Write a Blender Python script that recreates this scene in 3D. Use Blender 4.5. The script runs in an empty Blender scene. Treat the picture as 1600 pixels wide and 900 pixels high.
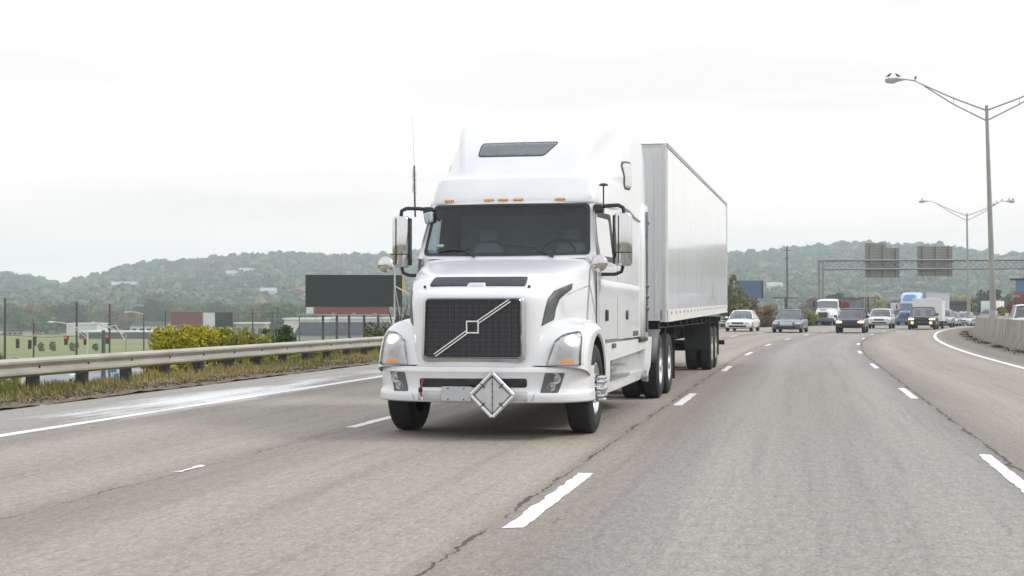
import bpy, bmesh, math, random
import numpy as np
from math import sin, cos, tan, atan, atan2, radians, degrees, pi, sqrt, hypot
from mathutils import Vector, Matrix
from mathutils.bvhtree import BVHTree

scene = bpy.context.scene
COL = scene.collection

# ------------------------------------------------------------------ camera
FOC = 2222.0                      # focal length in pixels of the 1600 px wide photograph (50 mm lens)
CAM_H = 1.42
YAW = atan(458.0 / FOC)           # looking left of the road direction (+Y)
PITCH = atan(35.0 / FOC)
cam_data = bpy.data.cameras.new("camera")
cam_data.sensor_width = 36.0
cam_data.lens = 36.0 * FOC / 1600.0
cam_data.clip_start = 0.1
cam_data.clip_end = 20000.0
cam = bpy.data.objects.new("camera", cam_data)
COL.objects.link(cam)
cam.location = (0, 0, CAM_H)
cam.rotation_euler = (pi / 2 + PITCH, 0, YAW)
scene.camera = cam

# ------------------------------------------------------------------ world (overcast) and soft sun
SUN_EL, SUN_ROT = radians(42), radians(76)     # sun behind thin cloud, to the right and a little ahead
world = bpy.data.worlds.new("World")
scene.world = world
world.use_nodes = True
wn = world.node_tree
wn.nodes.clear()
w_out = wn.nodes.new("ShaderNodeOutputWorld")
w_bg = wn.nodes.new("ShaderNodeBackground")
w_sky = wn.nodes.new("ShaderNodeTexSky")
w_sky.sky_type = 'NISHITA'
w_sky.sun_disc = False
w_sky.sun_elevation = SUN_EL
w_sky.sun_rotation = SUN_ROT
w_sky.dust_density = 3.0
w_hsv = wn.nodes.new("ShaderNodeHueSaturation")
w_hsv.inputs['Saturation'].default_value = 0.5
w_mix = wn.nodes.new("ShaderNodeMix"); w_mix.data_type = 'RGBA'
w_mix.inputs['Factor'].default_value = 0.88
w_tc = wn.nodes.new("ShaderNodeTexCoord")
w_map = wn.nodes.new("ShaderNodeMapping")
w_map.inputs['Scale'].default_value = (1.4, 1.4, 14.0)
w_noise = wn.nodes.new("ShaderNodeTexNoise")
w_noise.inputs['Scale'].default_value = 1.6
w_noise.inputs['Detail'].default_value = 4.0
w_ramp = wn.nodes.new("ShaderNodeValToRGB")
w_ramp.color_ramp.elements[0].position = 0.34
w_ramp.color_ramp.elements[0].color = (6.6, 6.4, 6.3, 1)
w_ramp.color_ramp.elements[1].position = 0.60
w_ramp.color_ramp.elements[1].color = (8.2, 7.85, 7.6, 1)
L = wn.links.new
L(w_tc.outputs['Generated'], w_map.inputs['Vector'])
L(w_map.outputs['Vector'], w_noise.inputs['Vector'])
L(w_noise.outputs['Fac'], w_ramp.inputs['Fac'])
L(w_sky.outputs['Color'], w_hsv.inputs['Color'])
L(w_hsv.outputs['Color'], w_mix.inputs['A'])
# an overcast sky is brighter overhead than at the horizon
w_sep = wn.nodes.new("ShaderNodeSeparateXYZ")
w_mr = wn.nodes.new("ShaderNodeMapRange")
w_mr.inputs['From Min'].default_value = 0.0; w_mr.inputs['From Max'].default_value = 0.60
w_mr.inputs['To Min'].default_value = 1.0; w_mr.inputs['To Max'].default_value = 2.5
w_sc = wn.nodes.new("ShaderNodeVectorMath"); w_sc.operation = 'MULTIPLY'
w_tint = wn.nodes.new("ShaderNodeMix"); w_tint.data_type = 'RGBA'
w_tint.inputs['A'].default_value = (1.23, 1.17, 1.13, 1); w_tint.inputs['B'].default_value = (1.10, 1.20, 1.34, 1)
L(w_tc.outputs['Generated'], w_sep.inputs[0])
L(w_sep.outputs[2], w_mr.inputs['Value'])
w_mr.inputs['To Min'].default_value = 0.0; w_mr.inputs['To Max'].default_value = 1.0
L(w_mr.outputs['Result'], w_tint.inputs['Factor'])
# sky set a little dimmer ahead of the camera than behind it
w_dot = wn.nodes.new("ShaderNodeVectorMath"); w_dot.operation = 'DOT_PRODUCT'
w_dot.inputs[1].default_value = (0.30, 0.954, 0.0)
w_mr2 = wn.nodes.new("ShaderNodeMapRange")
w_mr2.inputs['From Min'].default_value = -1.0; w_mr2.inputs['From Max'].default_value = 1.0
w_mr2.inputs['To Min'].default_value = 0.97; w_mr2.inputs['To Max'].default_value = 0.83
L(w_tc.outputs['Generated'], w_dot.inputs[0]); L(w_dot.outputs['Value'], w_mr2.inputs['Value'])
w_sc2 = wn.nodes.new("ShaderNodeVectorMath"); w_sc2.operation = 'SCALE'
L(w_ramp.outputs['Color'], w_sc2.inputs[0]); L(w_mr2.outputs['Result'], w_sc2.inputs['Scale'])
L(w_sc2.outputs[0], w_sc.inputs[0]); L(w_tint.outputs['Result'], w_sc.inputs[1])
L(w_sc.outputs[0], w_mix.inputs['B'])
L(w_mix.outputs['Result'], w_bg.inputs['Color'])
w_bg.inputs['Strength'].default_value = 0.15
L(w_bg.outputs['Background'], w_out.inputs['Surface'])

sun_data = bpy.data.lights.new("sun", 'SUN')
sun_data.energy = 1.5
sun_data.angle = radians(14)
sun_data.color = (1.0, 0.96, 0.90)
sun = bpy.data.objects.new("sun", sun_data)
COL.objects.link(sun)
_sd = Vector((sin(SUN_ROT) * cos(SUN_EL), cos(SUN_ROT) * cos(SUN_EL), sin(SUN_EL)))
sun.rotation_euler = _sd.to_track_quat('Z', 'Y').to_euler()
sun.location = (40, 10, 60)

vs = scene.view_settings
vs.view_transform = 'Standard'
vs.look = 'None'
vs.gamma = 1.0
vs.exposure = 0.16
vs.use_curve_mapping = False
try:
    scene.cycles.use_denoising = True
    scene.cycles.max_bounces = 8
    scene.cycles.transparent_max_bounces = 12
    scene.cycles.volume_bounces = 2
    scene.cycles.caustics_reflective = False
    scene.cycles.caustics_refractive = False
except Exception:
    pass

rnd = random.Random(7)
RNG = np.random.default_rng(11)

# ------------------------------------------------------------------ materials
MATS = {}


def math_node(nt, op, a, b=None, c=None):
    n = nt.nodes.new("ShaderNodeMath"); n.operation = op
    for i, x in enumerate((a, b, c)):
        if x is None:
            continue
        if isinstance(x, (int, float)):
            n.inputs[i].default_value = x
        else:
            nt.links.new(x, n.inputs[i])
    return n.outputs[0]


def mixc(nt, fac, a, b):
    n = nt.nodes.new("ShaderNodeMix"); n.data_type = 'RGBA'
    for key, x in (('Factor', fac), ('A', a), ('B', b)):
        if isinstance(x, (int, float)):
            n.inputs[key].default_value = x
        elif isinstance(x, tuple):
            n.inputs[key].default_value = (*x, 1) if len(x) == 3 else x
        else:
            nt.links.new(x, n.inputs[key])
    return n.outputs['Result']


def noise(nt, scale, detail=4, vec=None, rough=0.6):
    n = nt.nodes.new("ShaderNodeTexNoise")
    n.inputs['Scale'].default_value = scale
    n.inputs['Detail'].default_value = detail
    n.inputs['Roughness'].default_value = rough
    if vec is not None:
        nt.links.new(vec, n.inputs['Vector'])
    return n.outputs['Fac']


def maprange(nt, v, a, b, c=0.0, d=1.0):
    n = nt.nodes.new("ShaderNodeMapRange")
    n.inputs['From Min'].default_value = a
    n.inputs['From Max'].default_value = b
    n.inputs['To Min'].default_value = c
    n.inputs['To Max'].default_value = d
    nt.links.new(v, n.inputs['Value'])
    return n.outputs['Result']


def texco(nt, which='Object', scale=(1, 1, 1)):
    t = nt.nodes.new("ShaderNodeTexCoord")
    m = nt.nodes.new("ShaderNodeMapping")
    m.inputs['Scale'].default_value = scale
    nt.links.new(t.outputs[which], m.inputs['Vector'])
    return m.outputs['Vector']


def mat(name, color, rough=0.5, metal=0.0, coat=0.0, var=0.08, vscale=3.0, vstretch=(1, 1, 1), bump=0.0, bscale=40.0,
        emit=None, estr=0.0, spec=0.5, var_col=None):
    if name in MATS:
        return MATS[name]
    m = bpy.data.materials.new(name)
    m.use_nodes = True
    nt = m.node_tree
    b = nt.nodes["Principled BSDF"]
    vec = texco(nt, 'Object', vstretch)
    f = noise(nt, vscale, 5, vec)
    f = maprange(nt, f, 0.3, 0.7)
    lo = var_col if var_col else tuple(c * (1 - var) for c in color)
    hi = tuple(min(1.0, c * (1 + var * 0.5)) for c in color)
    nt.links.new(mixc(nt, f, lo, hi), b.inputs['Base Color'])
    b.inputs['Roughness'].default_value = rough
    b.inputs['Metallic'].default_value = metal
    b.inputs['Coat Weight'].default_value = coat
    b.inputs['Coat Roughness'].default_value = 0.05
    b.inputs['Specular IOR Level'].default_value = spec
    if bump:
        bn = nt.nodes.new("ShaderNodeBump")
        bn.inputs['Strength'].default_value = bump
        bn.inputs['Distance'].default_value = 0.02
        nt.links.new(noise(nt, bscale, 4, texco(nt)), bn.inputs['Height'])
        nt.links.new(bn.outputs['Normal'], b.inputs['Normal'])
    if emit:
        b.inputs['Emission Color'].default_value = (*emit, 1)
        b.inputs['Emission Strength'].default_value = estr
    MATS[name] = m
    return m


def glass(name, tint, refl=0.04, gloss=0.02):
    """thin pane: a tinted see-through layer under a Fresnel reflection"""
    if name in MATS:
        return MATS[name]
    m = bpy.data.materials.new(name)
    m.use_nodes = True
    nt = m.node_tree
    nt.nodes.clear()
    out = nt.nodes.new("ShaderNodeOutputMaterial")
    tr = nt.nodes.new("ShaderNodeBsdfTransparent")
    gl = nt.nodes.new("ShaderNodeBsdfGlossy")
    gl.inputs['Roughness'].default_value = gloss
    fr = nt.nodes.new("ShaderNodeFresnel")
    fr.inputs['IOR'].default_value = 1.5
    mx = nt.nodes.new("ShaderNodeMixShader")
    f = noise(nt, 2.0, 2, texco(nt))
    nt.links.new(mixc(nt, f, tuple(c * 0.94 for c in tint), tint), tr.inputs['Color'])
    fac = math_node(nt, 'MINIMUM', math_node(nt, 'MULTIPLY', fr.outputs[0], refl), 1.0)
    nt.links.new(fac, mx.inputs[0])
    nt.links.new(tr.outputs[0], mx.inputs[1])
    nt.links.new(gl.outputs[0], mx.inputs[2])
    nt.links.new(mx.outputs[0], out.inputs['Surface'])
    MATS[name] = m
    return m


def leafmat(name, cols, rough=0.6, trans=0.3):
    """cols: list of (position, colour) along the per-leaf 'tint' attribute"""
    if name in MATS:
        return MATS[name]
    m = bpy.data.materials.new(name)
    m.use_nodes = True
    nt = m.node_tree
    b = nt.nodes["Principled BSDF"]
    at = nt.nodes.new("ShaderNodeAttribute"); at.attribute_name = 'tint'
    rp = nt.nodes.new("ShaderNodeValToRGB")
    els = rp.color_ramp.elements
    while len(els) < len(cols):
        els.new(0.5)
    for e, (p, c) in zip(els, cols):
        e.position = p
        e.color = (*c, 1)
    nt.links.new(at.outputs['Fac'], rp.inputs['Fac'])
    nt.links.new(rp.outputs['Color'], b.inputs['Base Color'])
    b.inputs['Roughness'].default_value = rough
    b.inputs['Specular IOR Level'].default_value = 0.15
    if trans:
        t = nt.nodes.new("ShaderNodeBsdfTranslucent")
        nt.links.new(rp.outputs['Color'], t.inputs['Color'])
        mx = nt.nodes.new("ShaderNodeMixShader"); mx.inputs[0].default_value = trans
        out = [n for n in nt.nodes if n.type == 'OUTPUT_MATERIAL'][0]
        nt.links.new(b.outputs[0], mx.inputs[1]); nt.links.new(t.outputs[0], mx.inputs[2])
        nt.links.new(mx.outputs[0], out.inputs['Surface'])
    MATS[name] = m
    return m


WHITE = mat('white_paint', (0.74, 0.745, 0.75), 0.28, coat=0.5, var=0.06, vscale=2.2)
CHROME = mat('chrome', (0.60, 0.60, 0.61), 0.10, metal=1.0, var=0.05)
SATIN = mat('satin_metal', (0.55, 0.56, 0.57), 0.32, metal=0.9, var=0.1, vscale=6)
BLACKP = mat('black_plastic', (0.022, 0.023, 0.026), 0.5, var=0.2)
GREYP = mat('grey_plastic', (0.085, 0.092, 0.10), 0.5, var=0.15)
RUBBER = mat('tyre_rubber', (0.016, 0.016, 0.018), 0.75, var=0.3, vscale=9, bump=0.25, bscale=30)
DARKMETAL = mat('dark_metal', (0.025, 0.025, 0.027), 0.55, metal=0.3, var=0.3)
GALV = mat('galvanised_steel', (0.455, 0.437, 0.38), 0.5, metal=0.35, var=0.22, vscale=1.3, vstretch=(1, 1, 3))
RIM = mat('polished_rim', (0.78, 0.78, 0.78), 0.22, metal=0.85, var=0.08)
CONCRETE = mat('concrete', (0.40, 0.37, 0.32), 0.85, var=0.3, vscale=2.5, bump=0.3, bscale=15)
AMBER = mat('amber_lens', (0.75, 0.25, 0.03), 0.25, var=0.1, emit=(1.0, 0.42, 0.06), estr=0.35)
REDM = mat('red_plastic', (0.38, 0.02, 0.02), 0.4, var=0.15)
LAMPON = mat('lit_lamp', (0.9, 0.86, 0.75), 0.2, emit=(1.0, 0.93, 0.78), estr=5.0)
LAMPWARM = mat('lit_warm_lamp', (0.9, 0.7, 0.4), 0.2, emit=(1.0, 0.66, 0.26), estr=3.0)
WINDSHIELD = glass('windshield_glass', (0.52, 0.63, 0.66), 1.05)
SIDEGLASS = glass('side_glass', (0.80, 0.86, 0.86), 1.2)
CARGLASS = glass('car_glass', (0.42, 0.50, 0.52), 4.0)
LENS = glass('lamp_lens', (0.99, 0.99, 0.99), 1.0)


# ------------------------------------------------------------------ mesh builder
def lerp(a, b, t):
    return a + (b - a) * t


def smooth01(t):
    t = max(0.0, min(1.0, t))
    return t * t * (3 - 2 * t)


class MB:
    def __init__(self):
        self.v = []; self.f = []; self.cr = {}

    def add(self, vv, ff):
        o = len(self.v)
        self.v += [tuple(p) for p in vv]
        self.f += [tuple(i + o for i in f) for f in ff]
        return o

    def box(self, x0, x1, y0, y1, z0, z1):
        self.add([(x0, y0, z0), (x1, y0, z0), (x1, y1, z0), (x0, y1, z0), (x0, y0, z1), (x1, y0, z1), (x1, y1, z1), (x0, y1, z1)],
                 [(0, 3, 2, 1), (4, 5, 6, 7), (0, 1, 5, 4), (1, 2, 6, 5), (2, 3, 7, 6), (3, 0, 4, 7)])
        return self

    def hexa(self, pts):
        """8 corners, bottom ring then top ring"""
        self.add(pts, [(0, 3, 2, 1), (4, 5, 6, 7), (0, 1, 5, 4), (1, 2, 6, 5), (2, 3, 7, 6), (3, 0, 4, 7)])
        return self

    def path(self, pts, r, n=8, cap=True):
        pts = [Vector(p) for p in pts]
        rs = r if isinstance(r, (list, tuple)) else [r] * len(pts)
        rings = []
        prev = None
        for i, p in enumerate(pts):
            if i == 0:
                t = pts[1] - p
            elif i == len(pts) - 1:
                t = p - pts[i - 1]
            else:
                t = (pts[i + 1] - p).normalized() + (p - pts[i - 1]).normalized()
            t = t.normalized()
            if prev is None:
                a = Vector((0, 0, 1)) if abs(t.z) < 0.9 else Vector((1, 0, 0))
                u = t.cross(a).normalized()
            else:
                u = (prev - t * prev.dot(t)).normalized()
            prev = u
            w = t.cross(u)
            rings.append([tuple(p + (u * cos(2 * pi * k / n) + w * sin(2 * pi * k / n)) * rs[i]) for k in range(n)])
        o = len(self.v)
        for g in rings:
            self.v += g
        for i in range(len(rings) - 1):
            for k in range(n):
                a = o + i * n + k; b = o + i * n + (k + 1) % n
                self.f.append((a, b, b + n, a + n))
        if cap:
            self.f.append(tuple(o + k for k in range(n))[::-1])
            e = o + (len(rings) - 1) * n
            self.f.append(tuple(e + k for k in range(n)))
        return self

    def lathe(self, prof, axis='x', c=(0, 0, 0), n=32):
        """prof: list of (along axis, radius)"""
        o = len(self.v)
        for (a, r) in prof:
            for k in range(n):
                t = 2 * pi * k / n
                p, q = r * cos(t), r * sin(t)
                if axis == 'x':
                    self.v.append((c[0] + a, c[1] + p, c[2] + q))
                elif axis == 'y':
                    self.v.append((c[0] + q, c[1] + a, c[2] + p))
                else:
                    self.v.append((c[0] + p, c[1] + q, c[2] + a))
        for i in range(len(prof) - 1):
            for k in range(n):
                a = o + i * n + k; b = o + i * n + (k + 1) % n
                self.f.append((a, b, b + n, a + n))
        return self

    def loft(self, rows, closed=False, cap0=False, cap1=False, crow=(), ccol=(), cval=0.7):
        o = len(self.v)
        n = len(rows[0]); m = len(rows)
        assert all(len(r_) == n for r_ in rows), 'uneven loft'
        for r in rows:
            self.v += [tuple(p) for p in r]
        for i in range(m - 1):
            for k in range(n if closed else n - 1):
                a = o + i * n + k; b = o + i * n + (k + 1) % n
                self.f.append((a, b, b + n, a + n))
        if cap0:
            self.f.append(tuple(o + k for k in range(n))[::-1])
        if cap1:
            self.f.append(tuple(o + (m - 1) * n + k for k in range(n)))
        for i in crow:
            i = i % m
            for k in range(n - 1):
                self.cr[(o + i * n + k, o + i * n + k + 1)] = cval
        for k in ccol:
            k = k % n
            for i in range(m - 1):
                self.cr[(o + i * n + k, o + (i + 1) * n + k)] = cval
        return self

    def prism(self, poly, vec):
        n = len(poly); v = Vector(vec)
        self.add(list(poly) + [tuple(Vector(p) + v) for p in poly],
                 [tuple(range(n))[::-1], tuple(range(n, 2 * n))] + [(i, (i + 1) % n, (i + 1) % n + n, i + n) for i in range(n)])
        return self

    def sphere(self, c, r, n=10, m=6, sc=(1, 1, 1)):
        o = len(self.v)
        for i in range(m + 1):
            a = pi * i / m
            for k in range(n):
                t = 2 * pi * k / n
                self.v.append((c[0] + r * sc[0] * sin(a) * cos(t), c[1] + r * sc[1] * sin(a) * sin(t), c[2] + r * sc[2] * cos(a)))
        for i in range(m):
            for k in range(n):
                a = o + i * n + k; b = o + i * n + (k + 1) % n
                self.f.append((a, a + n, b + n, b))
        return self

    def build(self, name, material, parent=None, smooth=35, bevel=0.0, bseg=2, subsurf=0, recalc=True, solid=0.0, bake=False):
        me = bpy.data.meshes.new(name)
        me.from_pydata(self.v, [], self.f)
        bm = bmesh.new(); bm.from_mesh(me)
        if self.cr:
            bm.verts.ensure_lookup_table()
            lay = bm.edges.layers.float.get('crease_edge') or bm.edges.layers.float.new('crease_edge')
            for (a, b), val in self.cr.items():
                e = bm.edges.get((bm.verts[a], bm.verts[b]))
                if e:
                    e[lay] = val
        bmesh.ops.remove_doubles(bm, verts=bm.verts, dist=1e-5)
        if recalc:
            bmesh.ops.recalc_face_normals(bm, faces=bm.faces)
        bm.to_mesh(me); bm.free()
        me.materials.append(material)
        o = bpy.data.objects.new(name, me)
        COL.objects.link(o)
        if subsurf:
            s = o.modifiers.new("sub", 'SUBSURF'); s.levels = subsurf; s.render_levels = subsurf
        if solid:
            s = o.modifiers.new("solid", 'SOLIDIFY'); s.thickness = solid; s.offset = -1
        if bevel:
            b = o.modifiers.new("bev", 'BEVEL'); b.width = bevel; b.segments = bseg; b.limit_method = 'ANGLE'; b.angle_limit = radians(32)
        if bake and (subsurf or solid or bevel):
            dg = bpy.context.evaluated_depsgraph_get()
            me2 = bpy.data.meshes.new_from_object(o.evaluated_get(dg), depsgraph=dg)
            o.modifiers.clear(); o.data = me2; me = me2
        if smooth:
            me.polygons.foreach_set('use_smooth', [True] * len(me.polygons))
            if smooth < 180:
                me.set_sharp_from_angle(angle=radians(smooth))
        if parent:
            o.parent = parent
        return o


def tag(o, label=None, cat=None, group=None, kind=None):
    if label: o['label'] = label
    if cat: o['category'] = cat
    if group: o['group'] = group
    if kind: o['kind'] = kind
    return o


def empty(name, loc=(0, 0, 0), rz=0.0, label=None, cat=None, group=None):
    e = bpy.data.objects.new(name, None)
    e.empty_display_size = 0.3
    COL.objects.link(e)
    e.location = loc; e.rotation_euler = (0, 0, rz)
    return tag(e, label, cat, group)


def copy_tree(o, parent=None):
    c = o.copy(); COL.objects.link(c)
    if parent is not None:
        c.parent = parent
    for ch in list(o.children):
        copy_tree(ch, c)
    return c


def full(half):
    """mirror a half profile that starts at x = 0"""
    return [(-p[0], p[1], p[2]) for p in reversed(half[1:])] + list(half)


def bvh_of(*objs):
    V = []; F = []
    for o in objs:
        k = len(V)
        V += [tuple(v.co) for v in o.data.vertices]
        F += [tuple(i + k for i in p.vertices) for p in o.data.polygons]
    return BVHTree.FromPolygons(V, F)


def round_poly(poly, r, n=4):
    out = []
    m = len(poly)
    for i in range(m):
        p = Vector(poly[i]); a = Vector(poly[i - 1]); b = Vector(poly[(i + 1) % m])
        da = (a - p); db = (b - p)
        rr = min(r, da.length * 0.45, db.length * 0.45)
        s = p + da.normalized() * rr; e = p + db.normalized() * rr
        for k in range(n + 1):
            t = k / n
            q = s * (1 - t) ** 2 + p * 2 * t * (1 - t) + e * t ** 2
            out.append((q.x, q.y))
    return out


def decal(name, material, bvh, poly, axis, parent, off=0.006, r=0.02, sub=3, fallback=None, origin=3.0, smooth=40):
    """a thin panel lying on a curved body: outline in the plane across `axis`, seated on the body by rays along it"""
    poly = round_poly(poly, r) if r else poly
    bm = bmesh.new()
    vs_ = [bm.verts.new((p[0], p[1], 0)) for p in poly]
    bm.faces.new(vs_)
    bmesh.ops.triangulate(bm, faces=bm.faces)
    for _ in range(sub):
        longe = [e for e in bm.edges if e.calc_length() > 0.05]
        if longe:
            bmesh.ops.subdivide_edges(bm, edges=longe, cuts=1)
            bmesh.ops.triangulate(bm, faces=bm.faces)
    for v in bm.verts:
        a, b = v.co.x, v.co.y
        if axis == '-y':
            o, d = Vector((a, -origin, b)), Vector((0, 1, 0))
        elif axis == '+x':
            o, d = Vector((origin, a, b)), Vector((-1, 0, 0))
        elif axis == '-x':
            o, d = Vector((-origin, a, b)), Vector((1, 0, 0))
        hit, nor, _, _ = bvh.ray_cast(o, d)
        if hit is None:
            hit = o + d * fallback if fallback is not None else o + d * (origin - 1.0)
            nor = -d
        v.co = hit - d * off
    bmesh.ops.recalc_face_normals(bm, faces=bm.faces)
    # face the outside
    s = Vector((0, 0, 0))
    for f in bm.faces:
        s += f.normal * f.calc_area()
    out_dir = {'-y': Vector((0, -1, 0)), '+x': Vector((1, 0, 0)), '-x': Vector((-1, 0, 0))}[axis]
    if s.dot(out_dir) < 0:
        bmesh.ops.reverse_faces(bm, faces=bm.faces)
    me = bpy.data.meshes.new(name)
    bm.to_mesh(me); bm.free()
    me.materials.append(material)
    me.polygons.foreach_set('use_smooth', [True] * len(me.polygons))
    o = bpy.data.objects.new(name, me)
    COL.objects.link(o)
    so = o.modifiers.new("solid", 'SOLIDIFY'); so.thickness = off + 0.012; so.offset = -1
    if parent:
        o.parent = parent
    return o


def mesh_np(name, V, F, material, parent=None, tint=None, smooth=False):
    """fast mesh from arrays; F is an (n, 3 or 4) index array"""
    V = np.asarray(V, np.float32); F = np.asarray(F, np.int32)
    me = bpy.data.meshes.new(name)
    me.vertices.add(len(V)); me.vertices.foreach_set('co', V.ravel())
    k = F.shape[1]
    me.loops.add(F.size); me.loops.foreach_set('vertex_index', F.ravel())
    me.polygons.add(len(F))
    me.polygons.foreach_set('loop_start', np.arange(0, F.size, k, dtype=np.int32))
    me.polygons.foreach_set('loop_total', np.full(len(F), k, np.int32))
    if smooth:
        me.polygons.foreach_set('use_smooth', np.ones(len(F), bool))
    me.update(calc_edges=True)
    if tint is not None:
        a = me.attributes.new('tint', 'FLOAT', 'FACE')
        a.data.foreach_set('value', np.asarray(tint, np.float32))
    me.materials.append(material)
    o = bpy.data.objects.new(name, me)
    COL.objects.link(o)
    if parent:
        o.parent = parent
    return o


# ------------------------------------------------------------------ the road's course: straight, then a bend to the right, then a slight dip
R0, S0 = 500.0, 40.0


def road_z(s):
    if s < 95: return 0.0
    if s < 300: return -6e-5 * (s - 95) ** 2
    return max(-7.5, -2.5215 - 0.0246 * (s - 300))


def road(s, l, dz=0.0):
    if s < S0:
        return (l, s, road_z(s) + dz)
    th = (s - S0) / R0
    return (R0 - (R0 - l) * cos(th), S0 + (R0 - l) * sin(th), road_z(s) + dz)


def road_sl(X, Y):
    if Y < S0:
        return Y, X
    th = atan2(Y - S0, R0 - X)
    return S0 + R0 * th, R0 - hypot(R0 - X, Y - S0)


def heading(s):
    return -max(0.0, (s - S0) / R0)


_c, _s = cos(YAW), sin(YAW)


def spot(px, D, z=None):
    """ground point seen px pixels from the left at depth D"""
    t = (px - 800.0) / FOC
    X, Y = D * (t * _c - _s), D * (t * _s + _c)
    return X, Y, (ground_z(X, Y) if z is None else z)


def zat(py, D):
    return CAM_H + (485.0 - py) / FOC * D


LOW = -8.0


def ground_z(X, Y):
    s, l = road_sl(X, Y)
    zr = road_z(s)
    if l < -12.5:
        t = smooth01((-12.5 - l) / 20.0)
        return lerp(zr - 0.10, LOW, t)
    if l > 30:
        return lerp(zr - 0.10, min(zr, -3.0), smooth01((l - 30) / 60.0))
    return zr - 0.10


# ------------------------------------------------------------------ ground sheet, hills
gm = bpy.data.materials.new('field_ground'); gm.use_nodes = True
nt = gm.node_tree; b = nt.nodes["Principled BSDF"]
vec = texco(nt, 'Object', (1, 1, 1))
n1 = maprange(nt, noise(nt, 0.012, 5, vec), 0.38, 0.62)
n2 = maprange(nt, noise(nt, 0.05, 6, vec), 0.35, 0.65)
n3 = noise(nt, 3.0, 6, vec)
c1 = mixc(nt, n1, (0.20, 0.235, 0.075), (0.33, 0.26, 0.13))
c2 = mixc(nt, n2, (0.16, 0.225, 0.065), c1)
c3 = mixc(nt, maprange(nt, n3, 0.3, 0.7), mixc(nt, 0.4, c2, (0.06, 0.06, 0.03)), c2)
nt.links.new(c3, b.inputs['Base Color']); b.inputs['Roughness'].default_value = 0.95
b.inputs['Specular IOR Level'].default_value = 0.1

az = np.concatenate([np.arange(-180, -40, 4.0), np.arange(-40, 40, 0.35), np.arange(40, 180, 4.0)])
rr = [0.0] + list(np.geomspace(3, 2500, 150))
V = []
for r in rr:
    for a in az:
        X, Y = r * sin(radians(a)), r * cos(radians(a))
        V.append((X, Y, ground_z(X, Y)))
na = len(az)
F = []
for i in range(len(rr) - 1):
    for k in range(na):
        k2 = (k + 1) % na
        F.append((i * na + k, (i + 1) * na + k, (i + 1) * na + k2, i * na + k2))
V = np.array(V); F = np.array(F)
g = mesh_np('ground', V, F[:, ::-1], gm, smooth=True)
tag(g, 'broad grass and field land below and beside the raised highway', 'ground', kind='structure')

SKY_PX = [(-900, 410), (-500, 400), (-250, 420), (-60, 424), (0, 431), (60, 437), (105, 445), (128, 436), (150, 429), (190, 418), (250, 410), (300, 409),
          (330, 406), (400, 401), (440, 398), (500, 399), (580, 401), (700, 396), (900, 400), (1000, 398), (1135, 396), (1200, 393), (1260, 386),
          (1330, 383), (1400, 385), (1450, 383), (1500, 391), (1560, 398), (1600, 395), (1800, 388), (2200, 400), (2600, 392), (3200, 420)]


def ridge_y(px):
    for (a, ya), (b_, yb) in zip(SKY_PX, SKY_PX[1:]):
        if a <= px <= b_:
            return lerp(ya, yb, smooth01((px - a) / (b_ - a)))
    return 410


RIDGE = 1650.0


def hill_h(ang, r):
    """ang measured to the right of the photo's axis"""
    t = tan(max(-1.2, min(1.2, ang)))
    px = 800 + FOC * t
    D = r * cos(ang)
    top = CAM_H + (485.0 - ridge_y(px)) / FOC * RIDGE * cos(ang) - 7.0
    f = (r - 640.0) / (RIDGE - 640.0)
    if f <= 0:
        return LOW - 0.3
    if f < 1:
        h = LOW + (top - LOW) * (0.30 * f + 0.70 * f ** 1.9)
    else:
        h = top - (r - RIDGE) * 0.10
    h += 3.5 * sin(ang * 40 + r * 0.006) * min(1, f) * (1 if f < 0.85 else 0.3)
    return h


hm = mat('hill_soil', (0.10, 0.10, 0.05), 0.95, var=0.4, vscale=0.02, var_col=(0.055, 0.07, 0.03))
angs = np.radians(np.arange(-46, 52, 0.5)); rs = np.arange(640, 2300, 40.0)
V = []
for r in rs:
    for a in angs:
        h = a - YAW
        V.append((r * sin(h), r * cos(h), hill_h(a, r)))
na = len(angs)
F = [(i * na + k, i * na + k + 1, (i + 1) * na + k + 1, (i + 1) * na + k) for i in range(len(rs) - 1) for k in range(na - 1)]
g = mesh_np('hills', V, np.array(F), hm, smooth=True)
tag(g, 'long wooded ridge across the horizon', 'hills', kind='structure')


# ---- leaf clouds
def leaf_quads(P, N_dir, size, rng, stretch=1.35):
    """one bent-free quad per point, roughly facing N_dir with scatter"""
    n = len(P)
    d = N_dir + rng.normal(0, 0.75, (n, 3))
    d /= np.linalg.norm(d, axis=1)[:, None] + 1e-9
    up = rng.normal(0, 1, (n, 3))
    u = np.cross(d, up); u /= np.linalg.norm(u, axis=1)[:, None] + 1e-9
    w = np.cross(d, u)
    s = (size * rng.uniform(0.6, 1.3, n))[:, None]
    u = u * s * 0.5 * stretch; w = w * s * 0.5
    Q = np.stack([P - u * 0.9 - w * 0.35, P - u * 0.1 - w, P + u - w * 0.1, P + u * 0.05 + w], 1)
    return Q.reshape(-1, 3), np.arange(n * 4).reshape(n, 4)


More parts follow.
